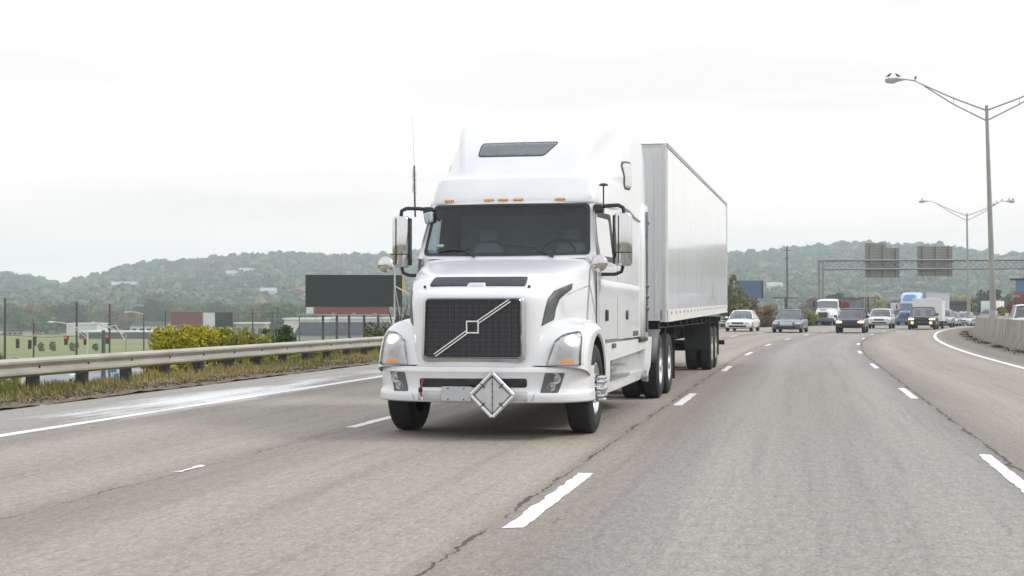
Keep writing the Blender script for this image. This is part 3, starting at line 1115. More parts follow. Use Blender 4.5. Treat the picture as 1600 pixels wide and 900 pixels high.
# fine mesh: horizontal louvres and vertical ribs
mb = MB()
for k in range(13):
    z = .93 + .6 * k / 12.0
    mb.box(-.535, .535, -1.158, -1.150, z - .004, z + .004)
for k in range(15):
    x = -.50 + 1.0 * k / 14.0
    mb.box(x - .0035, x + .0035, -1.157, -1.150, .91, 1.54)
mb.build('grille_louvres', mat('louvre', (0.032, 0.031, 0.040), 0.35, var=0.2), grille)
mb = MB()
y0 = -1.175
for (x0, z0, x1, z1) in ((-.43, .925, -.06, 1.185), (.06, 1.29, .42, 1.53)):
    d = Vector((x1 - x0, 0, z1 - z0)).normalized(); nrm = Vector((-d.z, 0, d.x))
    for off in (-.0145, .0145):
        p = Vector((x0, y0, z0)) + nrm * off; q = Vector((x1, y0, z1)) + nrm * off
        mb.prism([tuple(p - nrm * .0062), tuple(q - nrm * .0062), tuple(q + nrm * .0062), tuple(p + nrm * .0062)], (0, .02, 0))
for (a0, a1, c0, c1) in ((-.072, .072, 1.167, 1.182), (-.072, .072, 1.292, 1.307), (-.072, -.058, 1.182, 1.292), (.058, .072, 1.182, 1.292)):
    mb.box(a0, a1, y0 - .006, y0 + .02, c0, c1)
mb.build('diagonal_emblem', mat('bright_trim', (0.85, 0.85, 0.86), 0.22, metal=0.55, var=0.04), grille)

# ---- dark intake strip on the hood and the latch bump
vent = decal('hood_air_intake', mat('intake_mesh', (0.045, 0.052, 0.055), 0.6, var=0.2), bv_hood, [(-.575, 1.695), (.535, 1.695), (.535, 1.80), (-.55, 1.80)], '-y', truck, off=.018, r=.03, sub=4)
mb = MB()
mb.loft([[(-.14, -.93, 1.665), (-.11, -.93, 1.72), (.07, -.93, 1.72), (.10, -.93, 1.665)], [(-.15, -.80, 1.69), (-.12, -.80, 1.745), (.08, -.80, 1.745), (.11, -.80, 1.69)]], cap0=True, cap1=True)
mb.build('hood_handle', WHITE, truck, bevel=.012)
for x in (-.62, .58):
    MB().sphere((x, -.90, 1.685), .018, 8, 6).build('hood_clip', BLACKP, truck)
for sg in (-1, 1):
    pl = [(.735, 1.245), (.835, 1.315), (.85, 1.44), (.875, 1.55), (.955, 1.665), (.955, 1.735), (.825, 1.64), (.785, 1.55), (.76, 1.40)]
    pl = [(sg * x, z) for x, z in pl]
    decal('hood_side_vent', GREYP, bv_hood, pl if sg > 0 else pl[::-1], '-y', truck, off=.010, r=.012, sub=4)

# ---- headlights
for sg in (-1, 1):
    hp = [(.83, .815), (.875, .97), (.91, 1.09), (.98, 1.155), (1.08, 1.19), (1.175, 1.195), (1.205, 1.12), (1.215, .82)]
    hp = [(sg * x * (.945 if sg < 0 else .985), z) for x, z in hp]
    if sg < 0: hp = hp[::-1]
    hl = decal('headlight', mat('headlight_housing', (0.82, 0.82, 0.80), 0.35, metal=0.0, var=0.22, vscale=8), bv_front, hp, '-y', truck, off=.006, r=.03, sub=4, fallback=2.1)
    hit = bv_front.ray_cast(Vector((sg * 1.02, -3, 1.08)), Vector((0, 1, 0)))[0]
    MB().lathe([(-.035, 0), (-.034, .03), (-.028, .05), (.0, .062), (.03, .065)], 'y', (sg * (1.06 if sg > 0 else .995), hit.y, 1.085), 20).build('lit_bulb', LAMPON, hl)
    MB().lathe([(-.022, 0), (-.022, .055), (-.012, .07), (.02, .074)], 'y', (sg * (1.0 if sg > 0 else .955), hit.y - .01, .96), 18).build('reflector_bowl', CHROME, hl)
    ip = [(.95, .845), (1.10, .845), (1.105, .88), (.96, .878)]
    ip = [(sg * x * (.95 if sg < 0 else 1), z) for x, z in ip]
    decal('turn_signal', AMBER, bv_front, ip if sg > 0 else ip[::-1], '-y', hl, off=.022, r=.012, sub=3)
    lp = [(p[0] * 0.985, p[1] - .004) for p in hp]
    decal('headlight_lens', LENS, bv_front, lp, '-y', hl, off=.052, r=.03, sub=4, fallback=2.1)

# ---- bumper
def bump_row(yoff, z, grow=0.0, yo2=0.0):
    plan = [(0, -1.19), (.35, -1.185), (.66, -1.15), (.92, -1.06), (1.10, -.90), (1.20, -.70), (1.222, -.50), (1.222, -.34)]
    return [(p[0] * .998 + .003, p[1], p[2]) for p in full([(x + (grow if x > .9 else 0), y + yoff + (yo2 * x), z) for x, y in plan])]


mb = MB()
mb.loft([bump_row(.10, .795), bump_row(.012, .800), bump_row(0, .785), bump_row(-.012, .745), bump_row(0, .72), bump_row(.012, .64), bump_row(.012, .565),
         bump_row(.0, .535, .004), bump_row(-.03, .515, .012), bump_row(-.035, .47, .016), bump_row(-.025, .42, .018), bump_row(.0, .405, .012), bump_row(.10, .40)], crow=(1, 3, 7, 10), cval=.55)
bumper = mb.build('bumper', WHITE, truck, smooth=180, subsurf=2, bake=True)
bv_bump = bvh_of(bumper)
decal('air_slot', mat('slot_black', (0.016, 0.014, 0.018), 0.5, var=0.2), bv_bump, [(-.61, .572), (.605, .578), (.605, .675), (-.61, .668)], '-y', bumper, off=.006, r=.025, sub=4)
decal('bumper_skirt', mat('bumper_lower_trim', (0.50, 0.50, 0.49), 0.4, var=0.1), bv_bump, [(-.62, .43), (.62, .43), (.62, .535), (-.62, .535)], '-y', bumper, off=.005, r=.02, sub=4)
for sg in (-1, 1):
    fp = [(.80, .735), (1.00, .735), (.935, .522), (.75, .525)]
    fp = [(sg * x, z) for x, z in fp]
    fog = decal('fog_lamp_panel', mat('fog_panel', (0.10, 0.105, 0.11), 0.45, var=0.15), bv_bump, fp if sg < 0 else fp[::-1], '-y', bumper, off=.008, r=.012, sub=4)
    for (x, z, r_) in ((.905, .672, .062), (.865, .583, .045)):
        hit = bv_bump.ray_cast(Vector((sg * x, -3, z)), Vector((0, 1, 0)))[0]
        MB().lathe([(-.014, r_ * .62), (-.016, r_ * .78), (-.028, r_ * .88), (-.028, r_), (.02, r_)], 'y', (sg * x, hit.y, z), 20).build('fog_lamp', SATIN, fog)
        MB().lathe([(-.018, 0), (-.017, r_ * .4), (-.013, r_ * .64)], 'y', (sg * x, hit.y, z), 16).build('fog_lamp_glass', mat('fog_glass', (0.35, 0.36, 0.37), 0.12, metal=.4, var=.2), fog)
# panel joint
for sg in (-1, 1):
    decal('bumper_seam', BLACKP, bv_bump, [(sg * .655, .405), (sg * .661, .405), (sg * .70, .53), (sg * .694, .53)], '-y', bumper, off=.002, r=0, sub=3)

# ---- plate blank, red strap
mb = MB(); mb.box(-.335, .005, -1.245, -1.235, .425, .585)
pl = mb.build('plate_blank', mat('plate_grey', (0.50, 0.51, 0.52), 0.45, metal=.3, var=0.06), truck, bevel=.008)
mb = MB()
for x in (-.26, -.08):
    for z in (.445, .565):
        mb.sphere((x, -1.246, z), .009, 8, 5)
mb.build('bolt', DARKMETAL, pl)
mb = MB(); mb.path([(-.545, -1.235, .675), (-.555, -1.26, .60), (-.57, -1.255, .53), (-.555, -1.25, .47)], [.010, .012, .014, .010], 6)
st = mb.build('tow_strap', REDM, truck)
MB().sphere((-.57, -1.255, .545), .026, 8, 6, (1, .8, 1.3)).build('strap_buckle', DARKMETAL, st)
MB().path([(-.556, -1.252, .47), (-.552, -1.25, .43)], .011, 6).build('strap_tip', WHITE, st)

# ---- interior (seen through the glass) and cab shell
def ws(u, v, off=0.0):
    """windshield surface, u -1..1 across, v 0..1 up"""
    hw = lerp(1.075, 1.015, v)
    x = u * hw - .018
    y = lerp(.455, .80, v) + .15 * abs(u) ** 3
    z = lerp(2.055, 2.755, v) + (.02 * abs(u) ** 2 if v < .5 else 0) * (1 - v * 2)
    return (x, y - off, z + off * .4)


def rloop(u0, v0, ru, rv, n=6):
    pts = []
    for (cu, cv, a0) in ((u0 - ru, 1 - v0 - rv, 0), (-(u0 - ru), 1 - v0 - rv, 90), (-(u0 - ru), v0 + rv, 180), (u0 - ru, v0 + rv, 270)):
        for k in range(n + 1):
            a = radians(a0 + 90 * k / n)
            pts.append((cu + ru * cos(a), cv + rv * sin(a)))
    # densify
    out = []
    for i in range(len(pts)):
        a = pts[i]; b_ = pts[(i + 1) % len(pts)]
        m = 12 if i % (n + 1) == n else 1
        for k in range(m):
            out.append((lerp(a[0], b_[0], k / m), lerp(a[1], b_[1], k / m)))
    return out


def ws_ring(mb, lo, li, oo, oi):
    mb.loft([[ws(u, v, oo) for u, v in lo], [ws(u, v, oi) for u, v in li]], closed=True)


cabmb = MB()
# frame of the windshield, as one white sheet with the opening cut by loops
outer = rloop(1.0, -.03, .012, .01); 
lo = []; inner = rloop(.965, .045, .05, .075)
outer = [(max(-1.035, min(1.035, u * 1.12)), max(-.06, min(1.04, .5 + (v - .5) * 1.16))) for u, v in inner]
cabmb.loft([[ws(u, v, 0) for u, v in outer], [ws(u, v, 0) for u, v in inner]], closed=True)
frame = cabmb.build('windshield_frame', WHITE, truck, smooth=60)
mb = MB(); ws_ring(mb, rloop(.975, .03, .055, .085), rloop(.935, .075, .06, .10), .010, .006)
mb.build('windshield_seal', mat('seal_rubber', (0.012, 0.013, 0.015), 0.45, var=0.2), frame, smooth=60)
mb = MB()
us = np.linspace(-1, 1, 25)
rows = []
for v in np.linspace(0, 1, 13):
    vv = lerp(.04, .96, v)
    lim = .965
    rows.append([ws(u * lim, vv, .002) for u in us])
mb.loft(rows)
mb.build('windshield', WINDSHIELD, truck, smooth=180)
# sun shade strip, dashboard, seats, curtain
mb = MB()
sh_rows = []
for k in range(13):
    u = -0.93 + 1.86 * k / 12
    drop = .20 * (1 - max(0, (abs(u) - .62) / .31) ** 1.5)
    a = ws(u, .965); b_ = ws(u, .965 - drop)
    sh_rows.append([(a[0], a[1] + .07, a[2]), (b_[0], b_[1] + .07, b_[2])])
mb.loft(sh_rows)
mb.build('sun_shade', mat('shade_black', (0.010, 0.010, 0.012), 0.8, var=0.1), truck)
mb = MB()
mb.loft([full([(0, .58, 2.08), (.6, .60, 2.08), (.95, .70, 2.06)]), full([(0, .85, 2.14), (.6, .86, 2.14), (.98, .88, 2.12)]), full([(0, 1.1, 2.15), (.6, 1.05, 2.15), (.98, 1.05, 2.12)]), full([(0, 1.15, 1.7), (.6, 1.10, 1.7), (.98, 1.1, 1.7)])])
mb.build('dashboard', mat('dash_grey', (0.17, 0.18, 0.19), 0.7, var=0.15), truck, smooth=60)
INT = mat('interior_grey', (0.74, 0.80, 0.80), 0.85, var=0.12)
SEATM = mat('seat_cloth', (0.66, 0.72, 0.72), 0.9, var=0.2)
mb = MB(); mb.box(-1.06, 1.06, 2.45, 2.5, 1.3, 2.9)
mb.build('sleeper_curtain', INT, truck)
for x in (-.55, .55):
    mb = MB()
    mb.hexa([(x - .24, 1.75, 1.5), (x + .24, 1.75, 1.5), (x + .24, 1.92, 1.5), (x - .24, 1.92, 1.5), (x - .20, 1.95, 2.32), (x + .20, 1.95, 2.32), (x + .20, 2.07, 2.32), (x - .20, 2.07, 2.32)])
    st = mb.build('seat', SEATM, truck, bevel=.05, bseg=3)
    mb = MB(); mb.box(x - .13, x + .13, 1.98, 2.08, 2.34, 2.50)
    mb.build('headrest', SEATM, st, bevel=.04, bseg=3)
mb = MB()
n = 20
mb.path([(.52 + .22 * cos(2 * pi * k / n), 1.22 + .10 * sin(2 * pi * k / n), 2.12 + .19 * sin(2 * pi * k / n)) for k in range(n + 1)], .014, 6, cap=False)
mb.path([(.32, 1.22, 2.12), (.72, 1.22, 2.12)], .012, 6)
mb.build('steering_wheel', GREYP, truck)
mb = MB(); mb.sphere((.10, .92, 2.60), .028, 8, 6, (.6, .3, 1.5)); mb.path([(.10, .90, 2.66), (.10, .88, 2.74)], .003, 4)
mb.build('air_freshener', mat('pale_card', (0.7, 0.72, 0.7), 0.6), truck)


def side_w(y, z):
    """half width of the cab and sleeper wall"""
    low = 1.125 + .10 * smooth01((y - .6) / 2.2)
    up = 1.035 + .19 * smooth01((y - .8) / 2.0)
    return lerp(low, up, smooth01((z - 1.95) / .75))


YB = 3.92                              # back of the sleeper
WIN = (.70, 1.62, 2.07, 2.60)          # door window


def side_grid(sg):
    ys = sorted(set([.50, .62, .66] + [WIN[0], WIN[1]] + list(np.arange(.80, YB, .16)) + [YB]))
    zs = sorted(set([1.05, 1.25, 1.45, 1.65, 1.85, 1.98] + [WIN[2], WIN[3]] + [2.2, 2.35, 2.5, 2.68, 2.78]))
    mb = MB()
    V = []
    for z in zs:
        for y in ys:
            yy = y
            if z > 1.98:                # front edge follows the pillar
                y0 = ws(1.06, (z - 2.055) / .70)[1]
                yy = y0 + (max(y, .62) - .62) * (YB - y0) / (YB - .62) if y < 1.6 else y
                if y == WIN[0]: yy = max(WIN[0], y0 + .07)
            V.append((sg * side_w(yy, z), yy, z))
    n = len(ys)
    F = []
    for i in range(len(zs) - 1):
        for k in range(n - 1):
            if zs[i] >= WIN[2] - 1e-6 and zs[i + 1] <= WIN[3] + 1e-6 and ys[k] >= WIN[0] - 1e-6 and ys[k + 1] <= WIN[1] + 1e-6:
                continue
            F.append((i * n + k, i * n + k + 1, (i + 1) * n + k + 1, (i + 1) * n + k))
    mb.add(V, F)
    return mb


bv_side = {}
for sg in (-1, 1):
    mb = side_grid(sg)
    w = mb.build('cab_side', WHITE, truck, smooth=50)
    bv_side[sg] = bvh_of(w)
    # door window pane with black surround
    def sp(y, z, off):
        return (sg * (side_w(y, z) + off), y, z)
    def wloop(m, r):
        y0 = .74 + .0; pts = round_poly([(.70 - m, 2.055 - m), (1.62 + m, 2.055 - m), (1.62 + m, 2.61 + m), (.88 - m * .6, 2.61 + m), (.72 - m, 2.30)], r, 4)
        return pts
    mb = MB(); mb.loft([[sp(y, z, .012) for y, z in wloop(.03, .06)], [sp(y, z, .008) for y, z in wloop(-.035, .05)]], closed=True)
    door = MB()
    door.loft([[sp(y, z, .004) for y, z in wloop(.075, .08)], [sp(y, z, .006) for y, z in wloop(.028, .06)]], closed=True)
    dfr = door.build('door_frame', WHITE, w, smooth=40)
    mb.build('window_seal', mat('seal_rubber', (0.012, 0.013, 0.015), 0.45), dfr, smooth=40)
    mb = MB(); mb.add([sp(y, z, .002) for y, z in wloop(-.03, .05)], [tuple(range(len(wloop(-.03, .05))))])
    mb.build('window_pane', SIDEGLASS, dfr)
    # pillar between the windshield and the side wall
    mb = MB()
    mb.loft([[(ws(sg * 1.035, v)[0], ws(1.035, v)[1], ws(1.035, v)[2]), (ws(sg * 1.035, v)[0] + sg * .012, ws(1.035, v)[1] + .05, ws(1.035, v)[2]), (sg * (side_w(.8, 2.055 + .7 * v) + .004), ws(1.035, v)[1] + .13, ws(1.035, v)[2])] for v in np.linspace(-.06, 1.04, 8)])
    mb.build('windshield_pillar', WHITE, w, smooth=80)
    # door gap, handles, vent grille, body crease
    SEAM = mat('panel_gap', (0.16, 0.165, 0.17), 0.7, var=0.1)
    ax = '+x' if sg > 0 else '-x'
    decal('door_seam', SEAM, bv_side[sg], [(1.82, 1.08), (1.832, 1.08), (1.832, 2.66), (1.82, 2.66)], ax, w, off=.002, r=0, sub=4)
    decal('door_seam', SEAM, bv_side[sg], [(.64, 1.08), (.65, 1.08), (.65, 1.95), (.64, 1.95)], ax, w, off=.002, r=0, sub=4)
    decal('door_handle', BLACKP, bv_side[sg], [(1.08, 1.29), (1.20, 1.29), (1.20, 1.43), (1.08, 1.43)], ax, w, off=.02, r=.02, sub=1)
    decal('locker_latch', BLACKP, bv_side[sg], [(2.40, 1.30), (2.52, 1.30), (2.52, 1.42), (2.40, 1.42)], ax, w, off=.015, r=.03, sub=1)
    mb = MB()
    mb.loft([[(sg * (side_w(y, z) + o_), y, z) for (z, o_) in ((1.80 - .015 * (y - .7), .0), (1.785 - .015 * (y - .7), .008), (1.70 - .015 * (y - .7), .006), (1.60 - .015 * (y - .7), .0))] for y in np.arange(.70, 3.8, .3)])
    mb.build('body_crease', WHITE, w, smooth=60)
    # arched gap between cab top and fairing
    mb = MB()
    mb.path([(sg * (side_w(y, 2.72) + .010), y, 2.735 + .055 * sin(pi * min(1, (y - .9) / 2.2)) - .03 * max(0, y - 2.0)) for y in np.arange(.95, 3.9, .2)], .016, 6)
    mb.build('roof_gap_trim', SATIN, w)

# ---- roof fairing
R_ = []
def vrow(z, yf, hw, ycor, yb, zb):
    return full([(0, yf, z), (hw * .5, yf + .015, z), (hw * .86, yf + .07, z), (hw, ycor, z - .005), (hw + .035, ycor + .28, z - .01), (side_w(2.2, 2.8), 2.2, zb), (1.225, 2.9, zb), (1.225, yb, zb)])


mb = MB()
mb.loft([
    vrow(2.745, .86, 1.045, .99, YB, 2.72),
    vrow(2.75, .81, 1.058, .95, YB, 2.74),
    vrow(2.79, .80, 1.065, .95, YB, 2.80),
    vrow(2.95, .90, 1.055, 1.06, YB, 2.95),
    vrow(3.07, .985, 1.04, 1.15, YB, 3.07),
    vrow(3.10, 1.02, 1.025, 1.20, YB, 3.10),
    # upper fairing: narrower face between swept cheeks
    full([(0, 1.12, 3.115), (.46, 1.125, 3.115), (.73, 1.15, 3.115), (1.0, 1.30, 3.11), (1.06, 1.60, 3.13), (1.205, 2.2, 3.20), (1.225, 2.9, 3.2), (1.225, YB, 3.2)]),
    full([(0, 1.19, 3.17), (.46, 1.195, 3.17), (.735, 1.22, 3.17), (.90, 1.50, 3.155), (1.04, 1.75, 3.18), (1.205, 2.3, 3.28), (1.225, 2.9, 3.3), (1.225, YB, 3.3)]),
    full([(0, 1.44, 3.42), (.46, 1.45, 3.42), (.82, 1.48, 3.415), (.95, 1.84, 3.34), (1.08, 2.05, 3.36), (1.20, 2.5, 3.46), (1.225, 2.95, 3.5), (1.225, YB, 3.5)]),
    full([(0, 1.76, 3.66), (.50, 1.78, 3.66), (.92, 1.83, 3.65), (1.01, 2.2, 3.555), (1.11, 2.4, 3.57), (1.20, 2.75, 3.62), (1.22, 3.1, 3.65), (1.22, YB, 3.66)]),
    full([(0, 2.15, 3.83), (.53, 2.18, 3.83), (1.0, 2.25, 3.815), (1.085, 2.60, 3.725), (1.14, 2.8, 3.74), (1.195, 3.05, 3.74), (1.215, 3.3, 3.76), (1.215, YB, 3.78)]),
    full([(0, 2.65, 3.925), (.55, 2.68, 3.925), (1.04, 2.76, 3.91), (1.11, 3.0, 3.85), (1.14, 3.15, 3.85), (1.18, 3.3, 3.84), (1.20, 3.5, 3.84), (1.20, YB, 3.86)]),
    full([(0, 3.2, 3.97), (.55, 3.22, 3.97), (1.05, 3.28, 3.955), (1.10, 3.42, 3.925), (1.12, 3.5, 3.92), (1.15, 3.6, 3.91), (1.17, 3.7, 3.91), (1.17, YB, 3.92)]),
    full([(0, YB, 3.985), (.55, YB, 3.985), (1.05, YB, 3.965), (1.10, YB, 3.945), (1.12, YB, 3.935), (1.15, YB, 3.925), (1.16, YB + .01, 3.92), (1.165, YB + .02, 3.92)]),
], crow=(1, 4, 6), ccol=(5, 9), cval=.6)
mb.v = [(p[0], p[1], p[2] + .075 * smooth01((p[2] - 3.40) / .45)) for p in mb.v]
roof = mb.build('roof_fairing', WHITE, truck, smooth=180, subsurf=2, bake=True)
bv_roof = bvh_of(roof)
mb = MB(); mb.box(-1.2, 1.2, YB - .02, YB, 1.05, 3.9)
mb.build('sleeper_back', WHITE, truck)
rw = decal('roof_window', mat('window_surround', (0.03, 0.033, 0.038), 0.4), bv_roof, [(-.575, 3.395), (.30, 3.39), (.445, 3.575), (.43, 3.60), (-.55, 3.60), (-.575, 3.56)], '-y', truck, off=.006, r=.05, sub=4)
decal('window_pane', mat('roof_pane', (0.115, 0.125, 0.14), 0.12, coat=0.4, var=0.15, vscale=2, vstretch=(.6, 1, 6), spec=0.8), bv_roof, [(-.557, 3.407), (.292, 3.402), (.423, 3.572), (.41, 3.587), (-.537, 3.587), (-.557, 3.555)], '-y', rw, off=.010, r=.045, sub=4)
ml = MB()
for x in (-.80, -.28, -.10, .09, .61):
    hit = bv_roof.ray_cast(Vector((x, -3, 2.785)), Vector((0, 1, 0)))[0]
    mb = MB(); mb.box(x - .062, x + .062, hit.y - .014, hit.y + .02, 2.772, 2.802)
    lamp = mb.build('marker_light', mat('marker_base', (0.30, 0.12, 0.06), 0.4, var=0.2), truck, bevel=.008)
    mb = MB()
    for k in range(4):
        mb.sphere((x - .042 + .028 * k, hit.y - .016, 2.787), .011, 8, 5)
    mb.build('lamp_bead', AMBER, lamp)
# side window of the sleeper
for sg in (-1, 1):
    ax = '+x' if sg > 0 else '-x'
    fr = decal('sleeper_window', mat('window_surround', (0.03, 0.033, 0.038), 0.4), bv_roof, [(2.40, 3.03), (2.80, 3.05), (2.92, 3.12), (2.86, 3.44), (2.36, 3.40), (2.28, 3.33)], ax, truck, off=.008, r=.10, sub=3)
    decal('window_pane', mat('pale_pane', (0.55, 0.56, 0.56), 0.12, coat=.5, var=0.1), bv_roof, [(2.42, 3.05), (2.78, 3.07), (2.88, 3.13), (2.825, 3.41), (2.385, 3.375), (2.32, 3.32)], ax, fr, off=.013, r=.08, sub=3)
# rear side extenders
for sg in (-1, 1):
    mb = MB()
    rows = []
    for z, y1, xo in ((1.02, 4.62, 1.245), (1.6, 4.62, 1.25), (2.3, 4.60, 1.25), (2.95, 4.55, 1.25)):
        rows.append([(sg * (xo - .05), 3.86, z), (sg * xo, 3.90, z), (sg * xo, 4.2, z), (sg * (xo), y1, z), (sg * (xo - .04), y1 + .01, z)])
    mb.loft(rows)
    mb.build('side_extender', WHITE, truck, smooth=60, solid=.02)
    mb = MB()
    rows = []
    for z, y1, xo in ((2.70, 4.30, 1.235), (3.2, 4.28, 1.235), (3.6, 4.25, 1.23), (3.82, 4.22, 1.20), (3.91, 4.18, 1.12), (3.96, 4.15, .97), (3.985, 4.12, .6), (3.99, 4.12, 0)):
        rows.append([(sg * (xo - .03), YB - .12, z), (sg * (xo + .004), YB + .02, z), (sg * (xo + .004), y1, z), (sg * (xo - .03), y1 + .02, z - .01)])
    mb.loft(rows)
    mb.build('roof_extender', WHITE, truck, smooth=70)
    mb = MB(); mb.path([(sg * 1.262, 4.36, 1.10), (sg * 1.262, 4.36, 2.60)], .022, 6)
    for z in (1.45, 1.62, 1.78, 2.70): mb.sphere((sg * 1.265, 4.36, z), .04, 8, 6)
    mb.box(sg * 1.25 - .03, sg * 1.25 + .03, 4.31, 4.41, 2.50, 2.86)
    mb.build('extender_hinge', mat('hinge_metal', (0.22, 0.23, 0.235), 0.4, metal=.6, var=0.2), truck, bevel=.006)
mb = MB(); mb.lathe([(0, .07), (1.9, .07), (2.0, .06)], 'z', (1.02, 4.12, 1.1), 14)
mb.build('exhaust_stack', SATIN, truck, smooth=60)

# ---- side fairings with step recess
FAIR = mat('fairing_white', (0.76, 0.76, 0.75), 0.35, coat=.3, var=0.05)
for sg in (-1, 1):
    def P_(y, z, d=0.0): return (sg * (1.205 + .02 * smooth01((y - .7) / 2) - .05 * smooth01((.62 - z) / .25) - d), y, z)
    mb = MB()
    out = [(.70, .395), (5.05, .43), (5.28, 1.02), (.70, 1.02)]
    hole = [(1.02, .55), (4.25, .56), (4.45, .86), (1.02, .80)]
    N_ = 8
    def dens(lp):
        r = []
        for i in range(4):
            a = lp[i]; b_ = lp[(i + 1) % 4]
            r += [(lerp(a[0], b_[0], k / N_), lerp(a[1], b_[1], k / N_)) for k in range(N_)]
        return r
    do, dh = dens(out), dens(hole)
    mb.loft([[P_(y, z, .06) for y, z in do], [P_(y, z) for y, z in do], [P_(y, z) for y, z in dh], [P_(y, z, .10) for y, z in dh]], closed=True)
    sk = mb.build('side_fairing', FAIR, truck, smooth=40)
    mb = MB(); mb.add([P_(y, z, .095) for y, z in dh], [tuple(range(len(dh)))])
    mb.build('step_recess', mat('recess_grey', (0.60, 0.61, 0.62), 0.3, metal=.4, var=0.1), sk)
    mb = MB()
    for (y0, y1, z) in ((1.05, 2.6, .56), (1.05, 2.2, .70)):
        mb.hexa([P_(y0, z, .09), P_(y1, z, .09), P_(y1, z, -.02), P_(y0, z, -.02), P_(y0, z + .03, .09), P_(y1, z + .03, .09), P_(y1, z + .03, -.02), P_(y0, z + .03, -.02)])
    mb.build('step', SATIN, sk)
    mb = MB(); mb.hexa([P_(1.04, .56, .085), P_(1.35, .56, .085), P_(1.35, .56, .03), P_(1.04, .56, .03), P_(1.04, .80, .085), P_(1.35, .80, .085), P_(1.35, .80, .03), P_(1.04, .80, .03)])
    mb.build('step_panel', GREYP, sk)
    mb = MB(); mb.lathe([(-.05, .02), (-.05, .075), (.03, .09), (.05, .06)], 'x', P_(4.30, .47, -.05), 14)
    mb.box(*(sorted((P_(4.36, .4, 0)[0], P_(4.36, .4, -.09)[0]))), 4.36, 4.50, .40, .54)
    mb.build('filler_cap', SATIN, sk, smooth=40)
    mb = MB()
    def bx(y0, y1, z0, z1, t):
        a = sorted((sg * 1.20, sg * (1.225 + t))); mb.box(a[0], a[1], y0, y1, z0, z1)
    bx(1.15, 1.42, .95, 1.01, .004)
    mb.build('fairing_handle', GREYP, sk, bevel=.02)
    mb = MB(); a = sorted((sg * 1.10, sg * 1.19)); mb.box(a[0], a[1], .75, 4.6, 1.015, 1.06)
    mb.build('fairing_gap', SEAM, sk)
    mb = MB(); a = sorted((sg * 1.15, sg * 1.232)); mb.box(a[0], a[1], 3.05, 3.60, 1.065, 1.14)
    mb.build('air_vent', GREYP, sk, bevel=.01)
    mb = MB(); a = sorted((sg * 1.12, sg * 1.26))
    mb.box(a[0], a[1], 3.65, 4.5, .97, 1.03)
    mb.build('fairing_bracket', DARKMETAL, sk, bevel=.015)

# ---- chassis
mb = MB()
mb.box(-.43, -.33, -.95, 8.6, .72, .98); mb.box(.33, .43, -.95, 8.6, .72, .98)
for y in (-.8, .9, 2.5, 4.0, 5.5, 7.2, 8.5): mb.box(-.40, .40, y - .05, y + .05, .75, .95)
mb.box(-1.05, 1.05, .75, 5.6, .46, 1.0)
mb.box(-.30, .30, -.9, .6, .42, .75)
mb.box(-.80, .80, -.98, -.70, .44, .74)
mb.path([(-1.0, 0, .50), (1.0, 0, .50)], .06, 10); mb.path([(-1.0, 6.75, .52), (1.0, 6.75, .52)], .09, 10); mb.path([(-1.0, 8.1, .52), (1.0, 8.1, .52)], .09, 10)
mb.lathe([(-.06, .02), (-.04, .48), (.04, .48), (.06, .02)], 'z', (0, 7.4, 1.08), 20)
mb.build('chassis', DARKMETAL, truck)
mb = MB(); mb.box(-1.03, 1.03, .66, .74, .40, 1.9)
mb.build('firewall', BLACKP, truck)


# ---- wheels
def tyre_prof(R, w):
    return [(-w / 2 + .02, R - .215), (-w / 2, R - .17), (-w / 2 - .004, R - .10), (-w / 2 + .012, R - .035), (-w / 2 + .035, R - .006), (-w / 4, R), (0, R + .001),
            (w / 4, R), (w / 2 - .035, R - .006), (w / 2 - .012, R - .035), (w / 2 + .004, R - .10), (w / 2, R - .17), (w / 2 - .02, R - .215)]


def tread_grooves(mb, R, w, n=3):
    for k in range(n):
        x = lerp(-w * .30, w * .30, k / (n - 1))
        mb.lathe([(x - .007, R - .004), (x - .006, R + .0022), (x + .006, R + .0022), (x + .007, R - .004)], 'x', (0, 0, 0), 48)


GROOVE = mat('tyre_groove', (0.006, 0.006, 0.007), 0.9, var=0.2)


